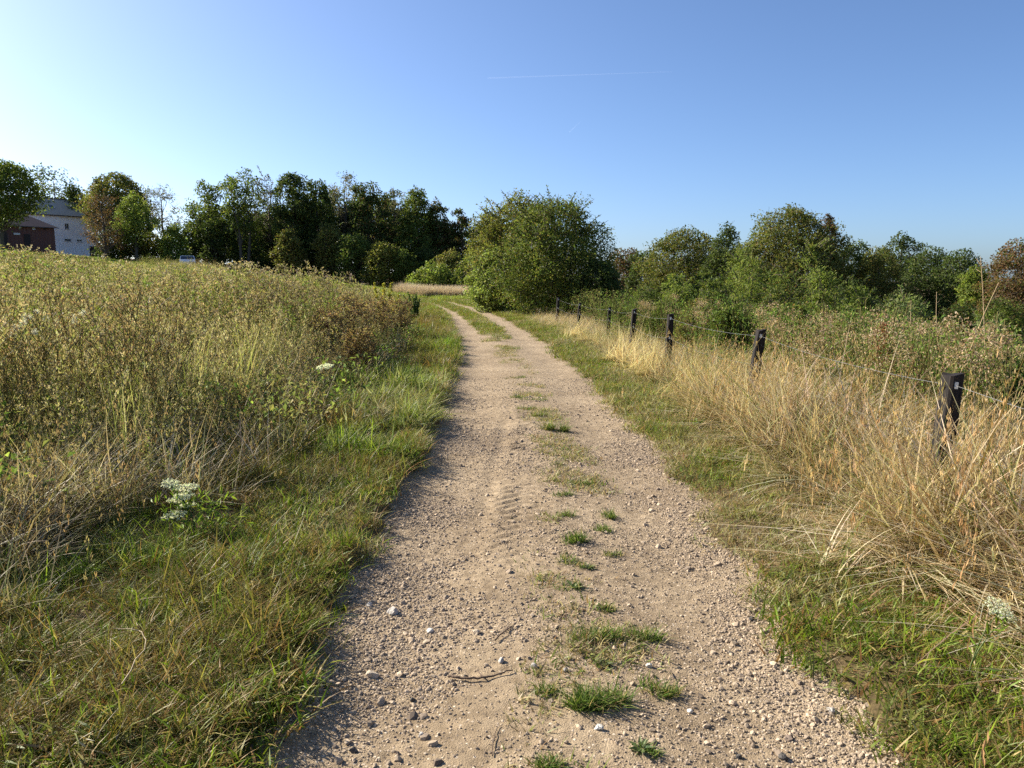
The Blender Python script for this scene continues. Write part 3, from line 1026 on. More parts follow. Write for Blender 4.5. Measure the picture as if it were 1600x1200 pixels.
# rough pasture behind, right; and a bright strip of meadow before the wood
rng = np.random.default_rng(28)
past_src = dry_src[:4] + long_src[:2]
P = wedge(rng, lambda y: 14 if y < 16 else 5, 3.0, 48, lambda y: max(5.5, cx(y) + 5), lambda y: .76 * y + 4)
n = len(P)
scatter("pasture_grass", past_src, np.stack([P[:, 0], P[:, 1], ground_z(P[:, 0], P[:, 1])], 1), np.stack([.12 * rng.normal(size=n), .12 * rng.normal(size=n), rng.random(n) * 6.28], 1),
        (.7 + .4 * rng.random(n)) * (1 + .01 * P[:, 1]), rng.integers(0, 6, n), np.clip(.12 + .2 * rng.normal(size=n), 0, 1), .8 + .35 * rng.random(n),
        "tawny rough pasture grass on the far side of the fence", "grass")
M_PAL = [(3, (.25, .30, .05)), (2, (.19, .25, .04)), (1, (.34, .33, .08))]
mead_src = [grass_clump(440 + k, 60, .35, (.15, .42), .03, .3, .5, M_PAL, M_PAL).mesh("meadow_clump", M_GRASS) for k in range(3)]
P = wedge(rng, 5, 60, 98, lambda y: -.74 * y - 6, lambda y: cx(y) + 12)
e = np.abs(off(P[:, 0], P[:, 1]))
P = P[(e > 1.3) & ((e > 3) | True)]
n = len(P)
scatter("meadow_grass", mead_src, np.stack([P[:, 0], P[:, 1], ground_z(P[:, 0], P[:, 1])], 1), np.stack([0 * P[:, 0], 0 * P[:, 0], rng.random(n) * 6.28], 1),
        .9 + .5 * rng.random(n), rng.integers(0, 3, n), 0 * P[:, 0], .85 + .3 * rng.random(n),
        "bright yellow-green meadow strip between the weedy field and the wood", "grass")


# --- gravel
def rock(seed, sub=1, flat=.7):
    r = np.random.default_rng(seed)
    t = (1 + 5 ** .5) / 2
    v = np.array([[-1, t, 0], [1, t, 0], [-1, -t, 0], [1, -t, 0], [0, -1, t], [0, 1, t], [0, -1, -t], [0, 1, -t], [t, 0, -1], [t, 0, 1], [-t, 0, -1], [-t, 0, 1]], float)
    f = [[0, 11, 5], [0, 5, 1], [0, 1, 7], [0, 7, 10], [0, 10, 11], [1, 5, 9], [5, 11, 4], [11, 10, 2], [10, 7, 6], [7, 1, 8], [3, 9, 4], [3, 4, 2], [3, 2, 6], [3, 6, 8], [3, 8, 9], [4, 9, 5], [2, 4, 11], [6, 2, 10], [8, 6, 7], [9, 8, 1]]
    v = list(v / np.linalg.norm(v, axis=1, keepdims=True))
    for s in range(sub):
        mid, nf = {}, []
        def m_(a, b):
            k = (min(a, b), max(a, b))
            if k not in mid:
                p = v[a] + v[b]; v.append(p / np.linalg.norm(p)); mid[k] = len(v) - 1
            return mid[k]
        for a, b, c in f:
            x, y, z = m_(a, b), m_(b, c), m_(c, a)
            nf += [[a, x, z], [b, y, x], [c, z, y], [x, y, z]]
        f = nf
    v = np.array(v)
    # chip the ball with a few planes for an angular stone
    for k in range(9):
        nrm = unit(r, 1)[0]; off_ = .55 + .3 * r.random()
        dp = v @ nrm
        v = v - np.outer(np.maximum(dp - off_, 0), nrm)
    v = v * [1.0, .65 + .35 * r.random(), flat * (.7 + .4 * r.random())]
    v += r.normal(0, .02, v.shape)
    return v, np.array(f)


M_PEB = foliage_mat("pebble", trans=0.0, rough=.85, spec=.25, inst=True)
peb_src = []
for k in range(7):
    v, f = rock(500 + k, 1 if k < 4 else 0)
    g = Geo(); g.add(v, f, (.43, .335, .23), (.135, .103, .078))
    peb_src.append(g.mesh("pebble", M_PEB))
rng = np.random.default_rng(29)
Xs, Ys, Ss = [], [], []
for cnt, y0, y1, s0, s1, pw in ((190000, 1.5, 8.5, .0030, .0085, 2.2), (34000, 1.5, 13, .005, .016, 2.6), (2200, 1.5, 11, .012, .027, 2.6)):
    y = y0 + (y1 - y0) * rng.random(cnt); dd = -1.45 + 2.9 * rng.random(cnt)
    x = cx(y) + dd
    w = .20 + 1.0 * np.exp(-((dd + .82) / .30) ** 2) * (.5 + .5 * sstep(8, 3, y)) + .75 * np.exp(-((dd - .98) / .22) ** 2) + .18 * np.exp(-(dd / .3) ** 2)
    w *= .3 + 1.2 * sstep(.33, .62, fbm(x, y, 1.7, 151.))
    kp = (rng.random(cnt) < w) & (np.abs(dd) < half_w(y) + .3)
    Xs.append(x[kp]); Ys.append(y[kp]); Ss.append(s0 + (s1 - s0) * rng.random(kp.sum()) ** pw)
X, Y, sc_ = np.concatenate(Xs), np.concatenate(Ys), np.concatenate(Ss); n = len(X)
tone = rng.random(n)
scatter("gravel", peb_src, np.stack([X, Y, track_z(X, Y) + sc_ * .12], 1), np.stack([.35 * rng.normal(size=n), .35 * rng.normal(size=n), rng.random(n) * 6.28], 1),
        sc_, rng.integers(0, 7, n), np.clip(np.where(tone < .18, .75, .25) + .2 * rng.normal(size=n), 0, 1), .75 + .6 * rng.random(n),
        "loose grey and tan gravel strewn over the track", "gravel")
print("scatter done")

# ---------------------------------------------------------------- trees
def crown_profile(shape, t):
    if shape == "round":  return np.sqrt(np.clip(1 - (2 * t - 1) ** 2, 0, 1)) ** .8
    if shape == "oval":   return np.sin(PI * np.clip(t, 0, 1) ** .85) ** .7
    if shape == "dome":   return np.sqrt(np.clip(1 - t ** 2.2, 0, 1)) * (.7 + .3 * sstep(0, .25, t))
    if shape == "column": return (np.sin(PI * np.clip(.08 + .9 * t, 0, 1)) ** .45)
    if shape == "vase":   return np.clip(.35 + .9 * t, 0, 1) * np.sqrt(np.clip(1 - t ** 3, 0, 1))
    return np.ones_like(t)


def tree(name, seed, base, H, W, label, cat="tree", shape="oval", cb=.28, clumps=34, per=190, leaf=.30, pal=None, bark=(.10, .085, .065),
         trunk_r=None, sparse=0.0, spikes=0, depth=1.0, group=None, lw=.62, csize=1.0, droop=0.0, multi=1, twig=1.0, shell=None):
    r = np.random.default_rng(seed)
    root = link(name, None, loc=tuple(base), rot=(0, 0, 0), label=label, cat=cat, group=group)
    R = W / 2
    # clump centres
    C, tries = [], 0
    mind = W / clumps ** (1 / 3) * .55
    while len(C) < clumps and tries < 6000:
        tries += 1
        t = r.random()
        pr = float(crown_profile(shape, np.array(t)))
        if r.random() > pr ** 1.2 + .12: continue
        a = r.random() * 2 * PI; q = r.random() ** .42
        p = np.array([math.cos(a) * pr * R * q * .84, math.sin(a) * pr * R * q * .84 * depth, H * (cb + (1 - cb) * (.06 + .88 * t))])
        if C and min(np.linalg.norm(p - c) for c in C) < mind * (.75 if tries > 2500 else 1): continue
        C.append(p)
    C = np.array(C)
    gt = Geo()
    tr = trunk_r or .016 * H + .04
    bc = np.array(bark)
    trunks = []
    for m in range(multi):
        T = np.linspace(0, 1, 8)
        sp = (0.0 if multi == 1 else .16 * W)
        a = 6.28 * m / max(multi, 1) + r.random()
        ox, oy = sp * math.cos(a), sp * math.sin(a)
        wob = r.normal(0, .018 * H, (8, 2)) * T[:, None]
        path = np.stack([ox * (.25 + T) + wob[:, 0], oy * (.25 + T) + wob[:, 1], -.25 + (.86 * H + .25) * T], 1)
        rad = tr * (1.25 - 1.12 * T) / (multi ** .4)
        rad[0] *= 1.35
        v, f = tube(path, rad, 7)
        gt.add(v, f, bc)
        trunks.append((path, rad))
    gl = Geo()
    for c in C:
        path, rad = trunks[r.integers(0, len(trunks))]
        zt = max(.12 * H, c[2] - (.10 + .16 * r.random()) * H - .25 * np.hypot(c[0], c[1]))
        s = np.array([np.interp(zt, path[:, 2], path[:, q]) for q in range(3)])
        mid = s * .45 + c * .55 + np.array([0, 0, -.06 * H * r.random() - .02 * H]) + r.normal(0, .015 * H, 3)
        r0 = max(.012 * H * .3, np.interp(zt, path[:, 2], rad) * .42)
        q = np.linspace(0, 1, 5)[:, None]
        pth = (1 - q) ** 2 * s + 2 * q * (1 - q) * mid + q ** 2 * c
        v, f = tube(pth, r0 * (1 - .8 * q[:, 0]), 4, False)
        gt.add(v, f, bc * (.85 + .3 * r.random()))
        rc = csize * W * (.13 + .085 * r.random()) * (34 / clumps) ** .33
        # twigs
        for k in range(int(4 * twig)):
            dv = unit(r, 1)[0] * rc * 1.15 * [1, 1, .8]
            v, f = tube(np.stack([c, c + dv * .55 + [0, 0, .04 * rc], c + dv]), [r0 * .2 + .008, r0 * .14 + .006, .006], 3, False)
            gt.add(v, f, bc)
        n = int(per * (.6 + .8 * r.random()) * (1 - sparse * r.random()))
        # several sub-bunches give an uneven clump
        nb = 5
        bcen = c + unit(r, nb) * rc * .62 * [1, 1, .75]
        wb = r.integers(0, nb, n)
        o = unit(r, n) * (r.random((n, 1)) ** .5) * rc * .62
        pos = bcen[wb] + o * [1, 1, .72]
        far = r.random(n) < .0
        pos = np.where(far[:, None], c + unit(r, n) * rc * (1.0 + .18 * r.random((n, 1))), pos)
        out = pos - c
        nrm = out / (rc + 1e-6) * .8 + unit(r, n) * .7 + [0, 0, .45]
        dirn = unit(r, n) + [0, 0, -.25 - droop] + out / (rc + 1e-6) * .4
        lv, lf = leafq(pos, dirn, nrm, leaf * (.6 + .8 * r.random(n)), leaf * lw * (.6 + .8 * r.random(n)))
        tone = .8 + .4 * r.random()
        gl.add(lv, lf, np.repeat(np.clip(pick(r, pal, n, .16) * tone, .003, .8), 4, 0))
    # outer skin of leaves gives dense crowns a closed, lumpy outline
    ns = int(clumps * per * .40) if shell is None else shell
    if sparse > 0: ns = 0
    if ns:
        t = r.random(ns * 2) ** .8
        pr = crown_profile(shape, t)
        k_ = r.random(ns * 2) < pr + .05
        t, pr = t[k_][:ns], pr[k_][:ns]
        n = len(t)
        a = r.random(n) * 2 * PI
        lump = .42 + .74 * fbm(np.cos(a) * 2.6 + 10 + seed, np.sin(a) * 2.6 + t * 6.5, 1.0, seed * 1.7, 3)
        q = pr * R * lump * (.86 + .14 * r.random(n))
        pos = np.stack([np.cos(a) * q, np.sin(a) * q * depth, H * (cb + (1 - cb) * np.clip(t * (.9 + .1 * lump), .02, .985))], 1)
        out = np.stack([np.cos(a), np.sin(a), (t - .35) * 1.6], 1)
        lv, lf = leafq(pos, unit(r, n) + [0, 0, -.25 - droop], out * .9 + unit(r, n) * .7, leaf * (.6 + .8 * r.random(n)), leaf * lw * (.6 + .8 * r.random(n)))
        tone = .75 + .5 * noise2(a * 3, t * 9, 1.0, seed)
        gl.add(lv, lf, np.repeat(np.clip(pick(r, pal, n, .16) * tone[:, None], .003, .8), 4, 0))
    for k in range(spikes):
        # long shoots reaching out of the crown
        t = .62 + .38 * r.random(); pr = float(crown_profile(shape, np.array(min(t, .97))))
        a = r.random() * 6.28
        s = np.array([math.cos(a) * pr * R * .75, math.sin(a) * pr * R * .75 * depth, H * (cb + (1 - cb) * t * .93)])
        ln = H * (.07 + .11 * r.random())
        d = np.array([math.cos(a) * .55, math.sin(a) * .55, .75 + .4 * r.random()]) + r.normal(0, .18, 3)
        q = np.linspace(0, 1, 4)[:, None]
        pth = s + d * ln * q + np.array([math.cos(a), math.sin(a), -.6]) * ln * .25 * q ** 2
        v, f = tube(pth, np.array([.03, .022, .016, .008]) * np.clip(H / 6, .2, 1), 3, False)
        gt.add(v, f, bc)
        n = 30
        tt = r.random(n) ** 1.4 * .92; c = np.stack([np.interp(tt, q[:, 0], pth[:, j]) for j in range(3)], 1)
        lv, lf = leafq(c, unit(r, n) + d * .4, unit(r, n), leaf * (.6 + .6 * r.random(n)), leaf * lw * (.6 + .6 * r.random(n)))
        gl.add(lv, lf, np.repeat(pick(r, pal, n, .16), 4, 0))
    link("trunk", gt.mesh("trunk", M_BARK, True), root)
    link("crown", gl.mesh("crown", M_LEAF), root)
    return root


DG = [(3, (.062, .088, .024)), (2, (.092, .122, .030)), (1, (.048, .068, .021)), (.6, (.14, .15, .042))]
MG = [(3, (.10, .135, .028)), (2, (.14, .175, .036)), (1, (.065, .095, .023)), (.6, (.20, .20, .05))]
LG = [(3, (.16, .205, .04)), (2, (.22, .265, .055)), (1, (.11, .15, .032)), (.7, (.28, .28, .075))]
OL = [(3, (.135, .145, .034)), (2, (.18, .18, .042)), (1, (.09, .105, .027)), (.9, (.20, .145, .05))]
YG = [(3, (.19, .20, .04)), (2, (.25, .22, .045)), (1, (.13, .15, .035))]
BR = [(3, (.15, .085, .04)), (2, (.11, .07, .035)), (1, (.10, .095, .03)), (1, (.20, .12, .055))]
RU = [(3, (.17, .10, .045)), (2, (.13, .085, .04)), (2, (.11, .12, .035))]
GY = [(2, (.16, .15, .09)), (2, (.11, .12, .05)), (1, (.22, .18, .11))]


def put(name, seed, px, top, w, Y, label, **kw):
    X = at(px, 437, Y)[0]
    z = float(ground_z(np.array(X), np.array(Y)))
    topz = at(px, top, Y)[2]
    return tree(name, seed, (X, Y, z - .03), topz - z, w / FPX * Y * 1.14, label, **kw)


WOOD = "trees of the wood behind the field"
FARM = "trees around the farmhouse"
# farm side, far left
put("broadleaf_tree", 1, 8, 246, 118, 88, "large dark tree at the left edge before the brick barn", shape="round", cb=.34, clumps=40, per=230, pal=MG, group=FARM)
put("broadleaf_tree", 2, 96, 263, 78, 132, "thin-crowned tree rising behind the white farmhouse roof", shape="round", cb=.30, clumps=26, per=120, leaf=.4, pal=DG, sparse=.4, group=FARM)
put("broadleaf_tree", 3, 192, 268, 100, 122, "broad dense olive tree behind and right of the farmhouse", shape="dome", cb=.30, clumps=46, per=230, leaf=.36, pal=OL, group=FARM)
put("broadleaf_tree", 4, 168, 300, 62, 92, "reddish brown fine-twigged tree in front of the white farmhouse", shape="dome", cb=.14, clumps=36, per=85, leaf=.18, pal=BR, sparse=.35, twig=3, spikes=14, group=FARM)
put("broadleaf_tree", 5, 216, 296, 56, 94, "small bright green tree right of the brown tree", shape="oval", cb=.22, clumps=26, per=170, leaf=.26, pal=LG, group=FARM)
put("broadleaf_tree", 6, 258, 288, 56, 104, "sparse half-bare tree with sky showing through, left of the gap", shape="round", cb=.35, clumps=24, per=50, leaf=.26, pal=GY, sparse=.4, twig=3, group=FARM)
put("broadleaf_tree", 60, 128, 286, 46, 128, "small dark tree squeezed behind the right end of the farmhouse roof", shape="oval", cb=.2, clumps=20, per=170, leaf=.36, pal=DG, group=FARM)
# the wood
put("broadleaf_tree", 7, 332, 282, 70, 100, "leaning green tree that begins the wood on the left", shape="oval", cb=.26, clumps=30, per=150, pal=MG, sparse=.2, group=WOOD)
put("broadleaf_tree", 8, 384, 263, 74, 97, "tallest open-crowned tree of the wood with a visible forked trunk", shape="vase", cb=.34, clumps=28, per=150, pal=MG, sparse=.2, multi=2, group=WOOD)
put("broadleaf_tree", 9, 425, 266, 50, 101, "pale pinkish half-bare tree beside the tallest tree", shape="column", cb=.30, clumps=22, per=45, leaf=.24, pal=GY, bark=(.17, .13, .10), sparse=.3, twig=4, spikes=10, group=WOOD)
put("broadleaf_tree", 10, 459, 267, 62, 96, "dark narrow tree right of the pale half-bare tree", shape="column", cb=.20, clumps=34, per=190, pal=DG, group=WOOD)
put("broadleaf_tree", 11, 499, 278, 58, 98, "dark tree in the wood left of the pale-topped one", shape="column", cb=.20, clumps=32, per=190, pal=DG, group=WOOD)
put("broadleaf_tree", 12, 542, 269, 58, 106, "thin greyish tree top standing above the middle of the wood", shape="round", cb=.40, clumps=26, per=90, leaf=.27, pal=GY, sparse=.3, twig=2, group=WOOD)
put("broadleaf_tree", 13, 579, 282, 62, 97, "dark full tree with a bronze tint at the middle of the wood", shape="column", cb=.2, clumps=34, per=190, pal=DG + [(1, (.12, .075, .03))], group=WOOD)
put("broadleaf_tree", 14, 619, 286, 56, 102, "grey-green feathery tree top right of the wood's middle", shape="oval", cb=.3, clumps=28, per=130, pal=GY + [(2, (.06, .08, .03))], sparse=.2, group=WOOD)
put("broadleaf_tree", 15, 653, 294, 60, 97, "full green tree near the right end of the wood", shape="column", cb=.18, clumps=34, per=190, pal=MG, group=WOOD)
put("broadleaf_tree", 16, 683, 308, 54, 98, "brownish tree left of the small sky hole in the wood", shape="oval", cb=.2, clumps=30, per=170, pal=DG + [(3, (.13, .085, .035))], group=WOOD)
put("broadleaf_tree", 17, 724, 311, 52, 99, "dark reddish tree at the right end of the wood by the hawthorn", shape="oval", cb=.22, clumps=28, per=150, pal=DG + [(2, (.11, .06, .03))], sparse=.25, group=WOOD)
put("broadleaf_tree", 18, 762, 330, 60, 108, "green tree mostly hidden behind the big hawthorn", shape="oval", cb=.15, clumps=28, per=170, leaf=.34, pal=MG, group=WOOD)
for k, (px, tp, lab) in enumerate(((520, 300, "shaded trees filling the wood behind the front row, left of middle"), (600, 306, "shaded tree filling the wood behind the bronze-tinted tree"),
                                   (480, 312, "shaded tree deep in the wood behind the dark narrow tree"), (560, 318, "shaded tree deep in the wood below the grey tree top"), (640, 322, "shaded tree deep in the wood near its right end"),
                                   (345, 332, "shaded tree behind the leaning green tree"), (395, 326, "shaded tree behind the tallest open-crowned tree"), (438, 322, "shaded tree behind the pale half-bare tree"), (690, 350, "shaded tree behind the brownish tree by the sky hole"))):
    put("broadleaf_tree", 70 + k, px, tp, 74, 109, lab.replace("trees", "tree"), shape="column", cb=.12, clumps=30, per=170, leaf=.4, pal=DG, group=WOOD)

UND = "bushes along the foot of the wood"
for k, (px, tp, w, Y, pal, lab) in enumerate((
        (188, 352, 60, 96, DG, "dark bush below the reddish brown tree by the farmhouse"),
        (236, 360, 56, 97, OL, "low olive bush under the sparse half-bare tree"),
        (276, 352, 44, 95, LG, "pale green bush standing above the parked car"),
        (306, 345, 50, 101, DG, "dark bush closing the gap at the left end of the wood"),
        (346, 342, 62, 99, DG, "broad dark bush below the leaning green tree"),
        (396, 338, 62, 100, DG, "dark bush below the tallest open-crowned tree"),
        (432, 350, 50, 102, DG, "dark bush under the pale half-bare tree"),
        (452, 357, 46, 91, OL, "small olive and brown conical tree standing clear of the wood"),
        (488, 358, 44, 96, DG, "dark narrow bush right of the olive conical tree"),
        (520, 350, 58, 93, OL, "tall olive bush in front of the middle of the wood"),
        (558, 362, 62, 91, MG, "rounded mid-green bush right of the tall olive bush"),
        (598, 374, 62, 89, YG, "yellowing bush at the foot of the wood"),
        (632, 386, 34, 88, MG, "small blue-green upright bush beside the yellowing bush"),
        (664, 384, 50, 93, DG, "dark bush below the brownish tree"),
        (704, 388, 56, 86, OL, "loose olive bush at the far bend of the track"),
        (676, 412, 70, 80, LG, "low bright bush above the pale grass bank"),
        (735, 400, 50, 78, MG, "green bush half hidden behind the pale roadside shrub"))):
    put("wood_edge_bush", 100 + k, px, tp, w, Y, lab, cat="bush", shape="dome" if k not in (7, 12) else "oval", cb=.04, clumps=24, per=150, leaf=.27, pal=pal, multi=2, group=UND)

# roadside shrubs at the bend
put("hawthorn_shrub", 31, 868, 308, 190, 35.5, "big dark hawthorn shrub beside the last fence posts", cat="shrub", shape="dome", cb=.02, clumps=80, per=420, leaf=.105, pal=MG + [(1.2, (.19, .20, .045)), (.8, (.15, .12, .04))], multi=4, spikes=70, trunk_r=.09, depth=.95)
put("hawthorn_shrub", 32, 808, 303, 152, 41, "tall olive shrub with bristling shoots behind the hawthorn", cat="shrub", shape="dome", cb=.02, clumps=64, per=380, leaf=.125, pal=OL + [(2, (.20, .22, .045))], multi=4, spikes=70, trunk_r=.09)
put("roadside_shrub", 33, 782, 376, 104, 40, "pale green leafy shrub at the left foot of the hawthorn", cat="shrub", shape="dome", cb=.0, clumps=60, per=330, leaf=.12, pal=[(3, (.20, .25, .05)), (2, (.28, .32, .09)), (1, (.13, .17, .04)), (1, (.32, .34, .15))], multi=4, trunk_r=.05)
put("roadside_shrub", 34, 938, 404, 84, 33, "low dark shrub trailing down at the right of the hawthorn", cat="shrub", shape="dome", cb=.0, clumps=34, per=300, leaf=.11, pal=DG, multi=3, trunk_r=.05)

# right-hand trees
RT = "trees beyond the pasture"
put("broadleaf_tree", 40, 974, 386, 58, 112, "small distant reddish tree beside the hawthorn", shape="round", cb=.2, clumps=24, per=140, leaf=.32, pal=BR + [(2, (.08, .10, .03))], group=RT)
put("broadleaf_tree", 41, 1008, 390, 60, 108, "small distant dark tree left of the domed tree", shape="round", cb=.1, clumps=24, per=170, leaf=.32, pal=DG, group=RT)
put("broadleaf_tree", 42, 1074, 356, 146, 78, "wide domed olive-green tree left of the biggest one", shape="dome", cb=.16, clumps=60, per=290, leaf=.22, pal=OL + [(2, (.06, .085, .022))], group=RT)
put("broadleaf_tree", 43, 1134, 349, 70, 72, "dark green tree between the domed tree and the biggest one", shape="oval", cb=.1, clumps=34, per=230, leaf=.21, pal=DG, group=RT)
put("broadleaf_tree", 44, 1232, 320, 182, 56, "biggest rounded olive tree right of the track", shape="dome", cb=.10, clumps=84, per=380, leaf=.165, pal=OL + [(2, (.085, .105, .025))], group=RT)
put("broadleaf_tree", 45, 1288, 330, 44, 60, "reddish-tipped tree at the right shoulder of the biggest tree", shape="oval", cb=.2, clumps=26, per=190, leaf=.17, pal=BR + [(2, (.07, .075, .025))], group=RT)
put("broadleaf_tree", 46, 1338, 372, 84, 60, "mid-green tree right of the biggest one", shape="oval", cb=.1, clumps=36, per=230, leaf=.18, pal=MG, group=RT)
put("broadleaf_tree", 47, 1404, 357, 100, 64, "dark pointed tree standing highest on the right", shape="oval", cb=.1, clumps=38, per=230, leaf=.19, pal=DG, group=RT)
put("broadleaf_tree", 48, 1370, 382, 90, 55, "olive tree in front of the dark pointed tree", shape="dome", cb=.08, clumps=40, per=230, leaf=.16, pal=OL, group=RT)
put("broadleaf_tree", 49, 1454, 380, 100, 60, "blue-green tree right of the dark pointed tree", shape="dome", cb=.08, clumps=40, per=240, leaf=.17, pal=DG + [(2, (.07, .10, .035))], group=RT)
put("broadleaf_tree", 50, 1502, 385, 100, 57, "broad dark green tree before the gap on the right", shape="dome", cb=.08, clumps=44, per=240, leaf=.17, pal=DG + [(1, (.08, .12, .03))], group=RT)
put("broadleaf_tree", 51, 1524, 412, 62, 47, "lighter green tree with layered boughs left of the rusty tree", shape="dome", cb=.04, clumps=40, per=240, leaf=.14, pal=LG, group=RT)
put("broadleaf_tree", 52, 1602, 366, 112, 44, "rusty brown tree at the right edge", shape="round", cb=.14, clumps=60, per=260, leaf=.13, pal=RU, group=RT)
for k, (px, tp, w, Y, pal, lab) in enumerate((
        (1158, 378, 62, 36, LG, "slender yellow-green sapling left in front of the biggest tree"),
        (1268, 366, 40, 32, LG + [(1, (.25, .24, .07))], "thin pale sapling with upright shoots before the biggest tree"),
        (1052, 428, 48, 31, LG, "small bright green bush above the middle fence post"),
        (1098, 424, 52, 33, MG, "green bush right of the small bright bush"),
        (1018, 442, 48, 36, OL, "olive bush near the right foot of the hawthorn"),
        (1206, 420, 76, 29, MG, "leafy green bush below the biggest tree"),
        (1272, 428, 76, 27, MG + [(1, (.16, .17, .04))], "bush with reddish leaves right of the leafy green bush"),
        (1336, 432, 72, 30, DG, "dark bush below the mid-green tree"),
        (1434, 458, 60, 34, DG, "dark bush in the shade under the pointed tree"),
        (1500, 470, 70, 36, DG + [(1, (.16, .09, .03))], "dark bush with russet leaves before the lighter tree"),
        (1572, 462, 80, 34, MG, "green bush below the rusty tree"))):
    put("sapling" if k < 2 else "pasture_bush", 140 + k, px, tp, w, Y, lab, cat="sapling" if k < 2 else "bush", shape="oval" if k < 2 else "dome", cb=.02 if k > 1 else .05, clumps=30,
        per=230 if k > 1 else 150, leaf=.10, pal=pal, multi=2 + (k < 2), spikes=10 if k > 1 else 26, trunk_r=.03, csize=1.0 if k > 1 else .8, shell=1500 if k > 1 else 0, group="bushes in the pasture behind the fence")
NB = "brambles and bushes close behind the fence"
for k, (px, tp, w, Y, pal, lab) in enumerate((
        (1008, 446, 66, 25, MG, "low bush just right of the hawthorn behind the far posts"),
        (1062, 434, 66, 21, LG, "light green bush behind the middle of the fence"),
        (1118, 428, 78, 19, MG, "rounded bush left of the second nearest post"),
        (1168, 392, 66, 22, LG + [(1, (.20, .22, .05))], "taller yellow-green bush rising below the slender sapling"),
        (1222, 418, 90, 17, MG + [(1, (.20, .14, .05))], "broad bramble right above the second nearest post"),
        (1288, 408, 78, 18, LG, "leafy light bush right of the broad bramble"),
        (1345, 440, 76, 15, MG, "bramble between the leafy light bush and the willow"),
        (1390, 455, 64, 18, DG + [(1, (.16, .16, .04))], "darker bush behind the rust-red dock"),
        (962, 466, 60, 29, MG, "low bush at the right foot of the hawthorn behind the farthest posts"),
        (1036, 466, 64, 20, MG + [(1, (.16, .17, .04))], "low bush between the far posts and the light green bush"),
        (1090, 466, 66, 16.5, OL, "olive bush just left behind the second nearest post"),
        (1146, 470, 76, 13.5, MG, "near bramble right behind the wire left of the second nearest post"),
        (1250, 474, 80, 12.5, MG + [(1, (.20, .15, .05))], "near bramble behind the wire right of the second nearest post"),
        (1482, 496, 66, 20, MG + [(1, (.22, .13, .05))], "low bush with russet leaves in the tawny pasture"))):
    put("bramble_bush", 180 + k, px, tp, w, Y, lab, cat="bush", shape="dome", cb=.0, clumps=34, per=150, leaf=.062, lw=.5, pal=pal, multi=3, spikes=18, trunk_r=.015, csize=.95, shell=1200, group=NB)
# narrow-leaved willow shoots close behind the fence
put("willow_bush", 160, 1418, 452, 78, 13.5, "pale willow bush with narrow upright leaves behind the fence", cat="bush", shape="vase", cb=.02, clumps=34, per=60, leaf=.085, lw=.26, pal=[(3, (.17, .21, .06)), (2, (.24, .27, .12)), (1, (.10, .14, .04))], multi=5, trunk_r=.012, spikes=16, csize=.9, bark=(.16, .12, .07))
put("willow_bush", 161, 1548, 492, 66, 10.5, "smaller willow bush at the right edge below the rusty tree", cat="bush", shape="vase", cb=.02, clumps=24, per=50, leaf=.075, lw=.28, pal=[(3, (.16, .20, .06)), (2, (.24, .27, .12))], multi=5, trunk_r=.010, spikes=10, bark=(.16, .12, .07))
put("bramble_bush", 162, 1600, 548, 60, 7.2, "dark bramble at the right edge behind the nearest post", cat="bush", shape="dome", cb=.0, clumps=22, per=45, leaf=.07, lw=.7, pal=DG, multi=4, trunk_r=.008)
print("trees done")

# ---------------------------------------------------------------- farm buildings
def poly_obj(name, verts, faces, mat, parent=None, **kw):
    me = bpy.data.meshes.new(name)
    me.from_pydata([tuple(map(float, v)) for v in verts], [], faces)
    me.update()
    me.materials.append(mat)
    return link(name, me, parent, **kw)


def box_verts(o, a, b, c):
    o, a, b, c = map(lambda q: np.asarray(q, float), (o, a, b, c))
    return [o, o + a, o + a + b, o + b, o + c, o + a + c, o + a + b + c, o + b + c]


BOXF = [(0, 3, 2, 1), (4, 5, 6, 7), (0, 1, 5, 4), (1, 2, 6, 5), (2, 3, 7, 6), (3, 0, 4, 7)]


def box(name, o, a, b, c, mat, parent=None, **kw):
    return poly_obj(name, box_verts(o, a, b, c), BOXF, mat, parent, **kw)


def brick_mat():
    m, nt, out = new_mat("dark_red_brick")
    tc = nd(nt, "ShaderNodeTexCoord")
    b = nd(nt, "ShaderNodeTexBrick")
    b.inputs["Scale"].default_value = 4.0
    b.inputs["Color1"].default_value = (.16, .060, .042, 1); b.inputs["Color2"].default_value = (.11, .042, .034, 1); b.inputs["Mortar"].default_value = (.16, .12, .10, 1)
    nt.links.new(tc.outputs["Object"], b.inputs["Vector"])
    p = nd(nt, "ShaderNodeBsdfPrincipled"); p.inputs["Roughness"].default_value = .9
    nt.links.new(b.outputs["Color"], p.inputs["Base Color"]); nt.links.new(p.outputs[0], out.inputs[0])
    return m


M_WHITE = flat_mat("white_render", (.88, .88, .88), .9, .1, .05, .6, 0)
M_TILE = flat_mat("weathered_tiles", (.44, .37, .29), .95, .05, .3, 1.5, 0)
M_DTILE = flat_mat("dark_tiles", (.11, .08, .078), .95, .1, .3, 1.5, 0)
M_BRICK = brick_mat()
M_GLASS = flat_mat("dark_glass", (.03, .035, .045), .08, .6, .05, 2, 0)
M_FRAME = flat_mat("pale_frame", (.62, .62, .60), .5, .4, .05, 5, 0)
M_DARK = flat_mat("dark_timber", (.05, .04, .035), .8, .2, .2, 6)
M_GUT = flat_mat("gutter", (.06, .06, .065), .4, .5, .05, 6, 0)

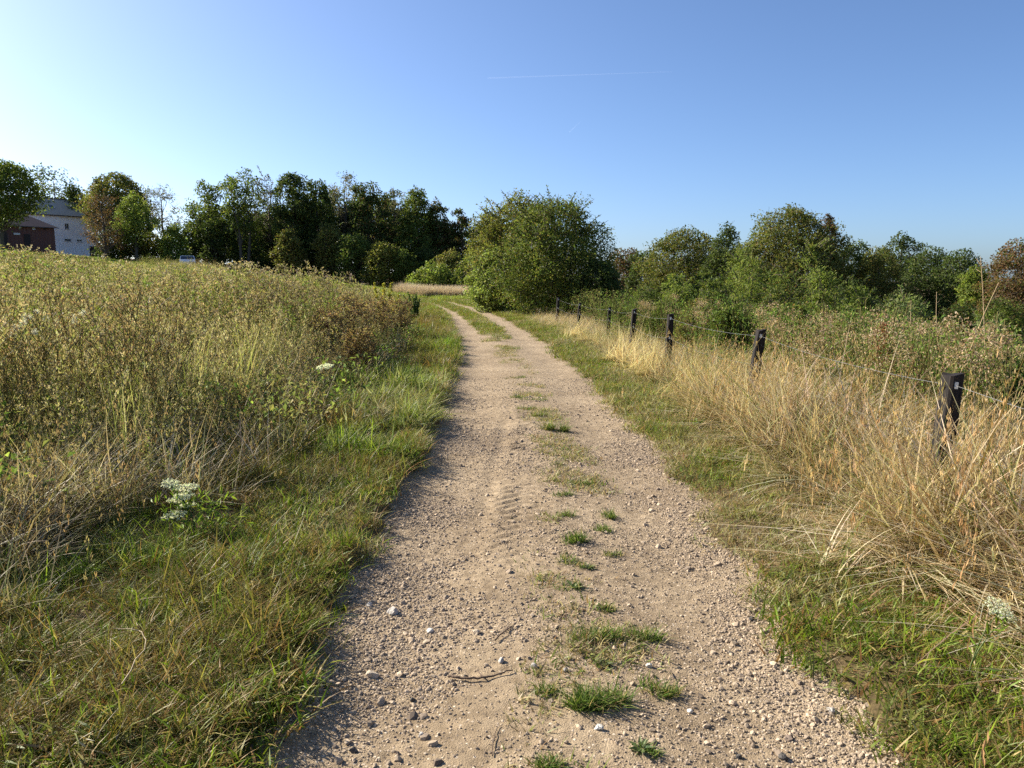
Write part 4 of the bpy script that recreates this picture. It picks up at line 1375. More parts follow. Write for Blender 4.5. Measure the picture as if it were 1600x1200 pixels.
# white farmhouse: front wall from A to B
A = at(38, 437, 118); B = at(158, 437, 127)
zg = float(base_z(np.array(B[0]), np.array(B[1]))) - .8
A[2] = B[2] = zg
ex = (B - A); LEN = np.linalg.norm(ex); ex /= LEN
ey = np.array([-ex[1], ex[0], 0.0])                       # away from the viewer
ez = np.array([0, 0, 1.0])
eave = at(100, 335.5, 122.5)[2] - zg
ridge = at(85, 312, 125)[2] - zg
DEP = 7.5
house = link("farmhouse", None, loc=tuple(A), label="white rendered farmhouse with weathered tiled roof behind the field", cat="house")


def hp(x, y, z):
    return ex * x + ey * y + ez * z


v = [hp(0, 0, 0), hp(LEN, 0, 0), hp(LEN, DEP, 0), hp(0, DEP, 0), hp(0, 0, eave), hp(LEN, 0, eave), hp(LEN, DEP, eave), hp(0, DEP, eave), hp(0, DEP / 2, ridge), hp(LEN, DEP / 2, ridge)]
poly_obj("wall", v, [(0, 1, 5, 4), (1, 2, 6, 9, 5), (2, 3, 7, 6), (3, 0, 4, 8, 7)], M_WHITE, house)
sl = (ridge - eave) / (DEP / 2)
o_ = .35


def roof_slab(parent, sgn):
    y0, y1 = (-o_, DEP / 2) if sgn < 0 else (DEP + o_, DEP / 2)
    z0 = eave - o_ * sl + .04
    vv = [hp(-o_, y0, z0), hp(LEN + o_, y0, z0), hp(LEN + o_, y1, ridge + .04), hp(-o_, y1, ridge + .04)]
    vv += [q + ez * .16 for q in vv]
    return poly_obj("roof_slope", vv, BOXF if sgn < 0 else [tuple(reversed(f)) for f in BOXF], M_TILE, parent)


roof = roof_slab(house, -1); roof.name = "roof"
roof_slab(house, 1)
box("gutter", hp(-o_, -o_ - .10, eave - .22), ex * (LEN + .7), ey * .12, ez * .12, M_GUT, house)
box("ridge_tiles", hp(-o_, DEP / 2 - .12, ridge + .12), ex * (LEN + .7), ey * .24, ez * .16, M_DTILE, house)


def house_x(px):
    """distance along the front wall for a photo column"""
    u = (px - 800) / FPX
    k = np.linspace(0, LEN, 400); p = A[None] + ex[None] * k[:, None]
    r_ = p[:, 0] / (p[:, 1] * math.cos(PITCH) + (CAMH - 5) * math.sin(PITCH))
    return float(k[np.argmin(np.abs(r_ - u))])


def house_win(px, py0, py1, w):
    x = house_x(px); p = A + ex * x
    z1 = at(px, py0, p[1])[2] - zg; z0 = at(px, py1, p[1])[2] - zg
    wv = box("window", hp(x - w / 2, -.03, z0), ex * w, ey * .05, ez * (z1 - z0), M_FRAME, house)
    t = .07
    box("pane", hp(x - w / 2 + t, -.045, z0 + t), ex * (w / 2 - 1.5 * t), ey * .02, ez * (z1 - z0 - 2 * t), M_GLASS, wv)
    box("pane", hp(x + .5 * t, -.045, z0 + t), ex * (w / 2 - 1.5 * t), ey * .02, ez * (z1 - z0 - 2 * t), M_GLASS, wv)
    box("sill", hp(x - w / 2 - .06, -.11, z0 - .08), ex * (w + .12), ey * .10, ez * .07, M_FRAME, wv)


house_win(108, 349, 358, .62)
house_win(108, 373, 377, 1.0)
house_win(126, 374, 377.5, .8)
xd = house_x(149)
box("arched_door", hp(xd - .75, -.06, 0), ex * 1.5, ey * .08, ez * 2.6, M_DARK, house)
xs_ = house_x(92)
n_r = np.cross(ex, hp(0, DEP / 2, ridge - eave)); n_r /= np.linalg.norm(n_r)
up_r = hp(0, DEP / 2, ridge - eave); up_r /= np.linalg.norm(up_r)
so = hp(xs_ - .45, 0, eave) + up_r * 1.5 + n_r * .22
sk = box("skylight", so, ex * .95, up_r * 1.0, n_r * .08, M_FRAME, house)
box("pane", so + ex * .1 + up_r * .1 + n_r * .075, ex * .75, up_r * .8, n_r * .02, M_GLASS, sk)
box("chimney", hp(1.2, DEP / 2 - .35, ridge - .3), ex * .7, ey * .7, ez * 1.3, M_BRICK, house)

# brick barn with a hipped roof in front of it
C2 = at(91, 437, 107); D2 = at(-70, 437, 97)
zb = float(base_z(np.array(C2[0]), np.array(C2[1]))) - 1.0
C2[2] = D2[2] = zb
bx = (D2 - C2); BL = np.linalg.norm(bx); bx /= BL
by = np.array([bx[1], -bx[0], 0.0])
if by[1] < 0: by = -by
BD = 8.0
be_ = at(91, 356, 107)[2] - zb
br_ = at(60, 329, 108)[2] - zb
barn = link("brick_barn", None, loc=tuple(C2), label="low dark red brick barn with hipped roof left of the farmhouse", cat="barn")


def bp(x, y, z):
    return bx * x + by * y + ez * z


v = box_verts(bp(0, 0, 0), bx * BL, by * BD, ez * be_)
poly_obj("wall", v, BOXF, M_BRICK, barn)
ov = .4
hipx = 3.2
v = [bp(-ov, -ov, be_ + .01), bp(BL + ov, -ov, be_ + .01), bp(BL + ov, BD + ov, be_ + .01), bp(-ov, BD + ov, be_ + .01), bp(hipx, BD / 2, br_), bp(BL - hipx, BD / 2, br_)]
poly_obj("roof", v, [(0, 1, 5, 4), (1, 2, 5), (2, 3, 4, 5), (3, 0, 4), (0, 3, 2, 1)], M_DTILE, barn)
box("gutter", bp(-ov, -ov - .1, be_ - .08), bx * (BL + .8), by * .1, ez * .1, M_GUT, barn)


def barn_rect(name, px0, px1, py0, py1, mat, proud=.05):
    def along(px):
        u = (px - 800) / FPX
        k = np.linspace(-1, BL, 500); p = C2[None] + bx[None] * k[:, None]
        return float(k[np.argmin(np.abs(p[:, 0] / (p[:, 1] * .991 - .4) - u))])
    a, b = along(px1), along(px0)
    p = C2 + bx * (a + b) / 2
    z1 = at((px0 + px1) / 2, py0, p[1])[2] - zb; z0 = at((px0 + px1) / 2, py1, p[1])[2] - zb
    return box(name, bp(a, -proud, z0), bx * (b - a), by * (proud + .02), ez * (z1 - z0), mat, barn)


w_ = barn_rect("window", 54, 58.5, 353.5, 359, M_FRAME)
barn_rect("window", 72, 75, 355, 359, M_DARK)
barn_rect("window", 33, 36.5, 352, 357, M_FRAME)
barn_rect("barn_door", 40, 50, 366, 384, M_DARK)
barn_rect("barn_door", 2, 14, 362, 384, M_DARK)
barn_rect("white_board", 24, 34, 364, 367, M_FRAME, .12)

# parked car mostly hidden by the weeds
def car(loc, rz):
    root = link("parked_car", None, loc=loc, rot=(0, 0, rz), label="white parked car whose roof shows above the weeds", cat="car")
    M_CAR = flat_mat("white_paint", (.75, .76, .78), .25, .5, .02, 2, 0)
    M_TY = flat_mat("tyre_rubber", (.02, .02, .02), .9, .2, .1, 20)
    prof = np.array([[-2.1, .35], [-2.15, .75], [-1.9, .92], [-1.55, .98], [-1.0, 1.42], [.35, 1.48], [1.0, 1.02], [1.9, .85], [2.12, .62], [2.1, .32]])
    n = len(prof); v = []
    for s, k in ((-.86, 1), (-.80, 1.0), (.80, 1.0), (.86, 1)):
        for x, z in prof:
            tuck = .16 * max(0, (z - .95) / .5)
            v.append((x, math.copysign(abs(s) - tuck, s), z + (0 if abs(s) > .83 else .02)))
    f = []
    for r_ in range(3):
        for i in range(n):
            j = (i + 1) % n
            f.append((r_ * n + i, r_ * n + j, (r_ + 1) * n + j, (r_ + 1) * n + i))
    f.append(tuple(range(n))[::-1]); f.append(tuple(range(3 * n, 4 * n)))
    body = poly_obj("body", v, f, M_CAR, root)
    for s in (-1, 1):
        poly_obj("side_window", [(-1.25, s * .842, 1.0), (.75, s * .842, 1.0), (.28, s * .722, 1.38), (-.92, s * .722, 1.36)], [(0, 1, 2, 3)], M_GLASS, root)
    poly_obj("windscreen", [(.95, -.74, 1.09), (.95, .74, 1.09), (.42, .64, 1.468), (.42, -.64, 1.468)], [(0, 1, 2, 3)], M_GLASS, root)
    poly_obj("rear_window", [(-1.50, -.74, 1.07), (-1.50, .74, 1.07), (-1.08, .64, 1.41), (-1.08, -.64, 1.41)], [(3, 2, 1, 0)], M_GLASS, root)
    for x in (-1.35, 1.35):
        for s in (-1, 1):
            v, f = tube([(x, s * .70, .32), (x, s * .88, .32)], .32, 18)
            g = Geo(); g.add(v, f, (.02, .02, .02)); link("wheel", g.mesh("wheel", M_TY), root)
    return root


cp = at(295, 437, 90)
car((cp[0], 90, float(ground_z(np.array(cp[0]), np.array(90.0)))), 1.95)

# ---------------------------------------------------------------- wire fence
def wood_mat():
    m, nt, out = new_mat("tarred_post")
    L = nt.links.new
    tc = nd(nt, "ShaderNodeTexCoord")
    mp = nd(nt, "ShaderNodeMapping"); mp.inputs["Scale"].default_value = (40, 40, 3)
    nz = nd(nt, "ShaderNodeTexNoise"); nz.inputs["Scale"].default_value = 1.2; nz.inputs["Detail"].default_value = 6
    L(tc.outputs["Object"], mp.inputs[0]); L(mp.outputs[0], nz.inputs["Vector"])
    r = nd(nt, "ShaderNodeValToRGB")
    e = r.color_ramp.elements
    e[0].position = .35; e[0].color = (.006, .005, .0045, 1); e[1].position = .7; e[1].color = (.032, .023, .019, 1)
    L(nz.outputs["Fac"], r.inputs[0])
    p = nd(nt, "ShaderNodeBsdfPrincipled"); p.inputs["Roughness"].default_value = .8; p.inputs["Specular IOR Level"].default_value = .25
    L(r.outputs[0], p.inputs["Base Color"])
    b = nd(nt, "ShaderNodeBump"); b.inputs["Strength"].default_value = .6; b.inputs["Distance"].default_value = .01
    L(nz.outputs["Fac"], b.inputs["Height"]); L(b.outputs[0], p.inputs["Normal"]); L(p.outputs[0], out.inputs[0])
    return m


M_POST = wood_mat()
M_WIRE = flat_mat("galvanised_wire", (.26, .26, .25), .45, .5, .15, 30, 0, .6)
M_STAPLE = flat_mat("staple", (.6, .6, .58), .4, .5, .1, 30, 0, .4)
fence = link("wire_fence", None, loc=(0, 0, 0), label="wire fence on dark posts running along the right side of the track", cat="fence")
#        px     py    Y     width  lean(px per m, to the right going up)
POSTS = [(1497, 585, 4.85, .105, .10), (1189, 515, 9.1, .105, .11), (1049, 491, 13.4, .10, .05), (991, 483, 17.4, .10, .05), (953, 480, 21.2, .09, .06), (906, 473, 25.2, .09, .06), (873, 465, 29.0, .10, .07)]


def post_mesh(h, w, seed):
    r = np.random.default_rng(seed)
    k = 9
    zs = np.linspace(-.25, h, k)
    hw, ch = w / 2, w * .12
    ring = np.array([(-hw + ch, -hw), (hw - ch, -hw), (hw, -hw + ch), (hw, hw - ch), (hw - ch, hw), (-hw + ch, hw), (-hw, hw - ch), (-hw, -hw + ch)])
    v = []
    for i, z in enumerate(zs):
        s = 1 + r.normal(0, .02)
        if i == k - 1: s *= .93
        for q, p in enumerate(ring):
            dz = r.normal(0, .006) if i == k - 1 else 0
            v.append((p[0] * s + r.normal(0, .0015), p[1] * s + r.normal(0, .0015), z + dz + (.012 * p[0] / hw if i == k - 1 else 0)))
    v.append((0, 0, h - .004))
    f = []
    for i in range(k - 1):
        for q in range(8):
            f.append((i * 8 + q, i * 8 + (q + 1) % 8, (i + 1) * 8 + (q + 1) % 8, (i + 1) * 8 + q))
    for q in range(8):
        f.append(((k - 1) * 8 + q, (k - 1) * 8 + (q + 1) % 8, k * 8))
    me = bpy.data.meshes.new("post")
    me.from_pydata(v, [], f); me.update(); me.materials.append(M_POST)
    return me


anch = []
tops = [at(p[0], p[1], p[2]) for p in POSTS]
extra = np.array([2.72, .75, 1.02])           # the next post, just out of the picture
allp = [(extra, .118, .05)] + [(t, p[3], p[4]) for t, p in zip(tops, POSTS)]
for k, (t, w, ln) in enumerate(allp):
    zg_ = float(ground_z(np.array(t[0]), np.array(t[1])))
    h = t[2] - zg_
    bxp = t[0] - ln * h
    ob = link("post", post_mesh(h / math.cos(ln), w, 900 + k), fence, loc=(bxp, t[1], zg_), rot=(.02 * (-1) ** k, math.atan(ln), .12 + .1 * math.sin(k * 2.1)))
    for fr in (.93, .60, .30):
        z = zg_ + h * fr
        xx = bxp + ln * h * fr
        anch.append((k, np.array([xx - w * .15, t[1] - w * .58, z])))
        me = bpy.data.meshes.new("staple"); me.from_pydata([tuple(q) for q in box_verts((-.012, -.006, -.022), (.024, 0, 0), (0, .012, 0), (0, 0, .044))], [], BOXF); me.update(); me.materials.append(M_STAPLE)
        st = link("staple", me, ob, loc=(-w * .15, -w * .5, h * fr / math.cos(ln)))
for lv_ in range(3):
    for k in range(len(allp) - 1):
        a = anch[k * 3 + lv_][1]; b = anch[(k + 1) * 3 + lv_][1]
        q = np.linspace(0, 1, 9)[:, None]
        pth = a * (1 - q) + b * q
        pth[:, 2] -= .05 * 4 * (q * (1 - q))[:, 0] * (1 + .5 * lv_)
        g = Geo(); v, f = tube(pth, .0016, 4, False); g.add(v, f, (.5, .5, .5))
        link("wire", g.mesh("wire", M_WIRE, True), fence)

# ---------------------------------------------------------------- tufts, stones, twigs on the track
def tuft(px, py, w, h, label, seed, flat=False, dryf=.25, n=110):
    r = np.random.default_rng(seed)
    p = hit(px, py)
    rad = w / 2 / FPX * p[1] * 1.15
    hh = h / FPX * p[1] * 1.2
    n = int(n * 1.8)
    g = Geo()
    sub = max(2, int(3 + 3 * r.random()))
    for s in range(sub):
        cxy = np.array([r.normal(0, rad * .45), r.normal(0, rad * .28)])
        k = n // sub
        rr = rad * .5 * np.sqrt(r.random(k)); ph = r.random(k) * 6.28
        root = np.stack([cxy[0] + rr * np.cos(ph), cxy[1] + rr * np.sin(ph) * .7, np.full(k, -.012)], 1)
        v, f, m, tips = blades(r, k, rad, (hh * .45, hh * 1.05), .0062, .45, .6, 3, root=root)
        pal = [(3, (.10, .16, .03)), (3, (.15, .20, .04)), (1, (.06, .10, .02)), (dryf * 8, (.33, .27, .12))]
        g.add(v, f, np.repeat(pick(r, pal, k), m, 0))
    if flat:
        k = 18
        a = r.random(k) * 6.28
        d = np.stack([np.cos(a), np.sin(a), .06 + .4 * r.random(k)], 1)
        lv, lf = leafq(np.zeros((k, 3)), d, np.tile([0, 0, 1.], (k, 1)), rad * (.45 + .5 * r.random(k)), rad * .22)
        g.add(lv, lf, np.repeat(pick(r, [(2, (.14, .18, .07)), (1, (.20, .23, .12))], k), 4, 0))
    return link("grass_tuft", g.mesh("grass_tuft", M_TUFT), loc=tuple(p), label=label, cat="grass tuft", group="grass tufts along the middle of the track")


TUFTS = [(912, 1102, 96, 44, "largest dense dark green grass tuft on the track", 0, .15, 300),
         (850, 1086, 46, 26, "thin pale grass tuft touching the left of the largest tuft", 0, .5, 80),
         (1034, 1082, 62, 32, "wispy spreading grass tuft right of the largest tuft", 0, .35, 110),
         (866, 1196, 60, 30, "green grass tuft cut by the bottom edge of the picture", 0, .2, 150),
         (1000, 1170, 60, 22, "low bluish green weed patch right of the bottom tuft", 1, .2, 60),
         (934, 1000, 72, 30, "wide grass tuft left of the small round tuft", 0, .3, 190),
         (1008, 1002, 42, 30, "small round dense grass tuft with a dark shadow", 0, .15, 150),
         (942, 1040, 46, 12, "low leafy patch between the wide tuft and the largest tuft", 1, .3, 50),
         (946, 952, 34, 18, "small grass tuft above the wide tuft", 0, .3, 80),
         (896, 918, 42, 20, "broad-leaved rosette plant in the middle of the track", 1, .1, 40),
         (918, 890, 34, 18, "grey-leaved little plant above the rosette", 1, .5, 30),
         (874, 878, 54, 16, "flat yellowish grass tuft lying left of the row", 0, .6, 90),
         (958, 868, 36, 16, "thin yellowish tuft right of the row", 0, .6, 60),
         (906, 848, 44, 24, "round dark green tuft below the tyre print's end", 0, .1, 170),
         (940, 828, 32, 16, "bright green low tuft, lower one of a close pair", 0, .15, 90),
         (946, 808, 30, 18, "bright green tuft, upper one of a close pair", 0, .15, 90),
         (882, 810, 32, 18, "fresh green tuft left of the close pair", 0, .15, 90),
         (884, 774, 34, 12, "low green tuft beside the tyre print", 0, .2, 80),
         (896, 758, 38, 14, "spread green tuft above the low tuft", 0, .2, 80),
         (884, 728, 30, 12, "faint small tuft in the middle of the tyre print", 0, .4, 50),
         (890, 714, 26, 8, "tiny tuft standing alone above the faint one", 0, .3, 40),
         (856, 672, 22, 26, "narrow tuft at the end of the tyre print", 0, .3, 90),
         (879, 674, 24, 22, "round tuft right of the narrow one at the print's end", 0, .2, 90),
         (850, 650, 26, 12, "yellowish tuft above the narrow one", 0, .4, 70),
         (824, 639, 28, 9, "flat green tuft left of the farther pair", 0, .2, 80),
         (838, 625, 44, 9, "long dark flat tuft crossing the track", 0, .15, 110),
         (804, 622, 22, 9, "small green tuft at the left of the long flat one", 0, .2, 70),
         (816, 590, 22, 6, "small dark tuft alone in the farther track", 0, .2, 70),
         (796, 545, 32, 6, "flat green tuft below the grassy middle strip", 0, .2, 110),
         (786, 529, 28, 5, "flat green tuft nearest the grassy middle strip", 0, .2, 110)]
for k, (px, py, w, h, lab, fl, dr, nn) in enumerate(TUFTS):
    tuft(px, py, w, h, lab, 600 + k, fl, dr, nn)

def leafy_plant(px, py, w, label, seed, pal):
    r = np.random.default_rng(seed)
    p = hit(px, py, ground_z)
    rad = w / 2 / FPX * p[1]
    g = Geo(); k = 22
    a = r.random(k) * 6.28
    d = np.stack([np.cos(a), np.sin(a), .3 + .7 * r.random(k)], 1)
    lv, lf = leafq(np.stack([r.normal(0, rad * .15, k), r.normal(0, rad * .15, k), .01 + .03 * r.random(k)], 1), d, np.tile([0, 0, 1.], (k, 1)) + .3 * unit(r, k), rad * (.7 + .5 * r.random(k)), rad * .34)
    g.add(lv, lf, np.repeat(pick(r, pal, k), 4, 0))
    link("leafy_plant", g.mesh("leafy_plant", M_PLANT), loc=tuple(p), label=label, cat="plant")


LP = [(3, (.14, .22, .03)), (1, (.22, .29, .05))]
leafy_plant(1118, 668, 34, "leafy green plant in the right verge near the lying straw", 871, LP)
leafy_plant(1088, 668, 30, "small leafy plant at the left of its neighbour in the right verge", 872, LP)
leafy_plant(1346, 850, 36, "yellow-green leafy plant on the verge right of the track", 873, [(2, (.26, .32, .04)), (1, (.16, .23, .03))])
leafy_plant(1402, 856, 40, "dark green leafy plant beside the flattened straw", 874, LP)
leafy_plant(118, 690, 60, "broad-leaved green plant in the weeds at the far left", 875, [(2, (.16, .22, .05)), (1, (.30, .36, .06))])

GREY, TAN, DARK, PALE = (.40, .37, .33), (.47, .39, .29), (.075, .068, .06), (.60, .56, .48)
STONES = [(935, 1146, 17, PALE, "pale angular stone near the bottom of the track's middle"),
          (783, 1036, 15, GREY, "grey pointed stone right of the lying twigs"),
          (1014, 1044, 11, PALE, "small white stone below the small round tuft"),
          (1078, 1118, 12, PALE, "white stone casting a shadow right of the wispy tuft"),
          (904, 1106, 14, PALE, "pale stone at the left foot of the largest tuft"),
          (745, 992, 15, TAN, "tan flat stone left of the forked twig"),
          (671, 988, 14, PALE, "whitish stone in the gravel on the left of the track"),
          (614, 960, 21, GREY, "biggest grey flat stone at the left edge of the track"),
          (577, 950, 15, GREY, "grey stone left of the biggest flat one"),
          (582, 1058, 22, TAN, "wide tan stone low in the left gravel"),
          (645, 1098, 12, DARK, "dark stone in the lower left gravel"),
          (728, 1062, 8, DARK, "small black stone just left of the lying stick"),
          (658, 1152, 13, GREY, "grey stone near the bottom edge, left gravel"),
          (553, 1176, 16, DARK, "dark grey stone at the bottom left of the track"),
          (1223, 1188, 17, DARK, "black stone at the bottom right of the track"),
          (1154, 1190, 13, DARK, "black stone left of the one at the bottom right"),
          (1298, 1116, 16, GREY, "flat grey stone near the right edge of the track"),
          (1174, 972, 11, DARK, "lone black stone on the right wheel lane"),
          (1142, 1024, 9, DARK, "small black stone below the lone black one"),
          (1046, 749, 8, (.14, .08, .05), "brown upright stone at the right edge farther up the track"),
          (835, 1046, 12, GREY, "grey stone, left one of a small row by a twig"),
          (884, 1050, 12, GREY, "grey stone, right one of a small row by a twig")]
for k, (px, py, w, c, lab) in enumerate(STONES):
    p = hit(px, py)
    v, f = rock(700 + k, 2, .75)
    s = w / 2 / FPX * p[1] * 1.05
    g = Geo(); g.add(v * s, f, c)
    link("stone", g.mesh("stone", M_STONE), loc=(p[0], p[1], p[2] + s * .28), rot=(0, 0, 1.7 * k), label=lab, cat="stone", group="larger stones on the track")


def twig(pix, rad, label, forks=(), lift=.012):
    pts = [hit(a, b) for a, b in pix]
    o = pts[0].copy()
    pth = np.array(pts) - o + [0, 0, lift]
    q = np.linspace(0, len(pth) - 1, len(pth) * 4)
    P_ = np.stack([np.interp(q, np.arange(len(pth)), pth[:, j]) for j in range(3)], 1)
    rr = np.random.default_rng(len(label)); P_ += rr.normal(0, .002, P_.shape)
    g = Geo(); v, f = tube(P_, np.linspace(rad, rad * .45, len(P_)), 6); g.add(v, f, (.12, .085, .06))
    for fk in forks:
        a = np.array([hit(*fk[0]), hit(*fk[1])]) - o + [0, 0, lift]
        v, f = tube(a, [rad * .6, rad * .25], 5); g.add(v, f, (.12, .085, .06))
    link("twig", g.mesh("twig", M_TWIG, True), loc=tuple(o), label=label, cat="twig")


twig([(700, 1066), (725, 1066), (757, 1067), (778, 1059), (802, 1055)], .006, "long dry stick lying across the track", [((757, 1067), (745, 1056))])
twig([(773, 1006), (785, 996), (805, 983)], .0045, "short forked twig lying above the long stick", [((790, 992), (800, 978))])
twig([(768, 1184), (772, 1160), (779, 1138)], .0025, "thin dark straw near the bottom of the track", lift=.006)

# ---------------------------------------------------------------- single plants
def umbel_head(r, R):
    g = Geo()
    k = 34
    i = np.arange(k); rr = R * np.sqrt((i + .5) / k); th = i * 2.39996 + r.normal(0, .1, k)
    c = np.stack([rr * np.cos(th), rr * np.sin(th), .13 * R * (1 - (rr / R) ** 2) + r.normal(0, .03 * R, k)], 1)
    for q in c:
        v, f = tube([np.array([0, 0, -.55 * R]), np.array([q[0] * .6, q[1] * .6, q[2] * .4 - .2 * R]), q], [.0012, .001, .0008], 3, False)
        g.add(v, f, (.16, .22, .07))
        m = 16
        o = unit(r, m) * R * .15 * np.sqrt(r.random((m, 1))) * [1, 1, .35]
        lv, lf = leafq(q + o, unit(r, m), np.tile([0, 0, 1.], (m, 1)) + .5 * unit(r, m), R * .14, R * .12, .1)
        g.add(lv, lf, np.repeat(pick(r, [(3, (.82, .81, .68)), (1, (.70, .71, .52))], m, .05), 4, 0))
    return g


def umbel_plant(name, seed, heads, base_px, Y, label, leafy=0, size=.065):
    """heads: (px, py) photo positions of the flower heads"""
    r = np.random.default_rng(seed)
    bxy = at(base_px, 437, Y)
    z = float(ground_z(np.array(bxy[0]), np.array(Y)))
    root = link(name, None, loc=(bxy[0], Y, z), label=label, cat="flower")
    O = np.array([bxy[0], Y, z])
    for k, (px, py) in enumerate(heads):
        t = at(px, py, Y + r.normal(0, .06)) - O
        t[2] = max(t[2], .12)
        q = np.linspace(0, 1, 5)[:, None]
        pth = np.array([r.normal(0, .02), r.normal(0, .02), -.03]) * (1 - q) + t * q + np.array([0, 0, 0.0])
        pth[:, :2] *= (q ** .7)
        R = size * (.8 + .4 * r.random())
        pth[-1, 2] = t[2] - .5 * R; pth[-2, 2] = min(pth[-2, 2], pth[-1, 2] - .04)
        g = Geo(); v, f = tube(pth, [.0035, .003, .003, .0025, .002], 5, False); g.add(v, f, (.13, .18, .06))
        link("stem", g.mesh("stem", M_PLANT, True), root)
        link("flower_head", umbel_head(r, R).mesh("flower_head", M_PETAL), root, loc=tuple(t), rot=(.2 + r.normal(0, .1), r.normal(0, .12), 0))
    if leafy:
        g = Geo()
        v, f, m, tips = blades(r, leafy, .26, (.10, .30), .006, .35, .8, 4)
        g.add(v, f, np.repeat(pick(r, G_FRESH, leafy), m, 0))
        k = leafy
        c = np.stack([r.normal(0, .13, k), r.normal(0, .12, k), .02 + .22 * r.random(k)], 1)
        lv, lf = leafq(c, unit(r, k) + [0, 0, .5], unit(r, k) + [0, 0, .8], .07, .014)
        g.add(lv, lf, np.repeat(pick(r, G_FRESH, k), 4, 0))
        link("leaves", g.mesh("leaves", M_PLANT), root)


umbel_plant("wild_carrot", 801, [(268, 757), (293, 762), (287, 775), (276, 782), (292, 790), (273, 805)], 285, 4.55, "wild carrot with a stack of white flower heads on the left verge", 170, .058)
umbel_plant("wild_carrot", 802, [(508, 573)], 506, 8.8, "single flat white flower head standing beside the field edge", 30, .085)
umbel_plant("wild_carrot", 803, [(1560, 950), (1572, 962)], 1565, 2.95, "cream flower head in the grass at the right edge", 40, .05)


def fluff_plant(seed, px, py, Y, label):
    r = np.random.default_rng(seed)
    t = at(px, py, Y); z = float(ground_z(np.array(t[0]), np.array(Y)))
    root = link("thistle", None, loc=(t[0], Y, z), label=label, cat="thistle")
    H = t[2] - z
    g = Geo(); q = np.linspace(0, 1, 5)
    v, f = tube(np.stack([.03 * np.sin(q * 4), 0 * q, -.03 + (H + .03) * q], 1), .004 * (1.2 - .6 * q), 4, False); g.add(v, f, (.15, .13, .06))
    k = 40; tt = .1 + .8 * r.random(k); c = np.stack([0 * tt, 0 * tt, H * tt], 1)
    lv, lf = leafq(c, unit(r, k) + [0, 0, .2], unit(r, k), .09, .02); g.add(lv, lf, np.repeat(pick(r, W_GREEN, k), 4, 0))
    ends = [(0, 0, H)]
    for j in range(4):
        a = r.random() * 6.28; e_ = np.array([math.cos(a) * .09, math.sin(a) * .09, H - .12 * r.random()])
        v, f = tube([np.array([0, 0, H * .75]), e_], .0025, 3, False); g.add(v, f, (.15, .13, .06)); ends.append(e_)
    link("stem", g.mesh("stem", M_PLANT), root)
    for e_ in ends:
        g = Geo(); k = 60; d = unit(r, k)
        lv, lf = leafq(d * .004, d, unit(r, k), .038, .006); g.add(lv, lf, (.66, .63, .60))
        link("seed_head", g.mesh("seed_head", M_PETAL), root, loc=tuple(e_))


fluff_plant(811, 36, 505, 7.2, "fluffy white thistle at the far left of the field")
fluff_plant(812, 56, 487, 8.0, "fluffy white thistle second from the left edge")
fluff_plant(813, 130, 489, 8.4, "fluffy white thistle farthest from the left edge")

# rust-red dock behind the fence
r = np.random.default_rng(820)
t = at(1379, 505, 8.2); z = float(ground_z(np.array(t[0]), np.array(8.2))); H = t[2] - z
dock = link("dock_plant", None, loc=(t[0], 8.2, z), label="rust-red seeding dock spike behind the fence", cat="plant")
g = Geo()
for k in range(4):
    q = np.linspace(0, 1, 4); a = k * 1.7; pth = np.stack([.05 * np.cos(a) * q, .05 * np.sin(a) * q, -.03 + H * (1 - .08 * k) * q], 1)
    v, f = tube(pth, .004, 4, False); g.add(v, f, (.16, .07, .03))
link("stem", g.mesh("stem", M_PLANT), dock)
g = Geo(); k = 520; tt = .62 + .38 * r.random(k)
c = np.stack([r.normal(0, .045, k) * (1.25 - tt) * 2.2, r.normal(0, .045, k) * (1.25 - tt) * 2.2, H * tt], 1)
lv, lf = leafq(c, unit(r, k), unit(r, k), .022, .018); g.add(lv, lf, np.repeat(pick(r, [(2, (.20, .055, .02)), (1, (.12, .035, .02)), (1, (.27, .09, .03))], k), 4, 0))
link("seed_spike", g.mesh("seed_spike", M_PLANT), dock)

# tall dead stalks against the trees
for k, (a, b, Y, lab) in enumerate((((1478, 640), (1561, 440), 6.5, "long slanting dead stalk crossing the rusty tree"), ((1540, 560), (1532, 402), 7.0, "upright dead stalk with small side twigs at the right"),
                                    ((1466, 560), (1463, 455), 9.0, "straight pale stalk before the dark trees"), ((1425, 560), (1423, 470), 9.5, "pale stalk right of the willow bush"))):
    p0, p1 = at(a[0], a[1], Y), at(b[0], b[1], Y + .2)
    zg_ = float(ground_z(np.array(p0[0]), np.array(Y)))
    d_ = p1 - p0; s = (p0[2] - zg_) / d_[2]; p0 = p0 - d_ * min(s, 1.2); p0[2] = max(p0[2], zg_ - .02)
    q = np.linspace(0, 1, 7)[:, None]; rr = np.random.default_rng(830 + k)
    pth = (p1 - p0) * q + rr.normal(0, .006, (7, 3)) * q
    g = Geo(); v, f = tube(pth, np.linspace(.006, .003, 7), 5); g.add(v, f, (.36, .26, .14))
    for j in range(9 if k == 1 else 3):
        t_ = .5 + .5 * rr.random(); s0 = (p1 - p0) * t_; e_ = s0 + unit(rr, 1)[0] * [.07, .07, .03] + [0, 0, .05]
        v, f = tube([s0, e_], .0018, 3, False); g.add(v, f, (.33, .24, .13))
    link("dead_stalk", g.mesh("dead_stalk", M_TWIG), loc=tuple(p0), label=lab, cat="stalk")

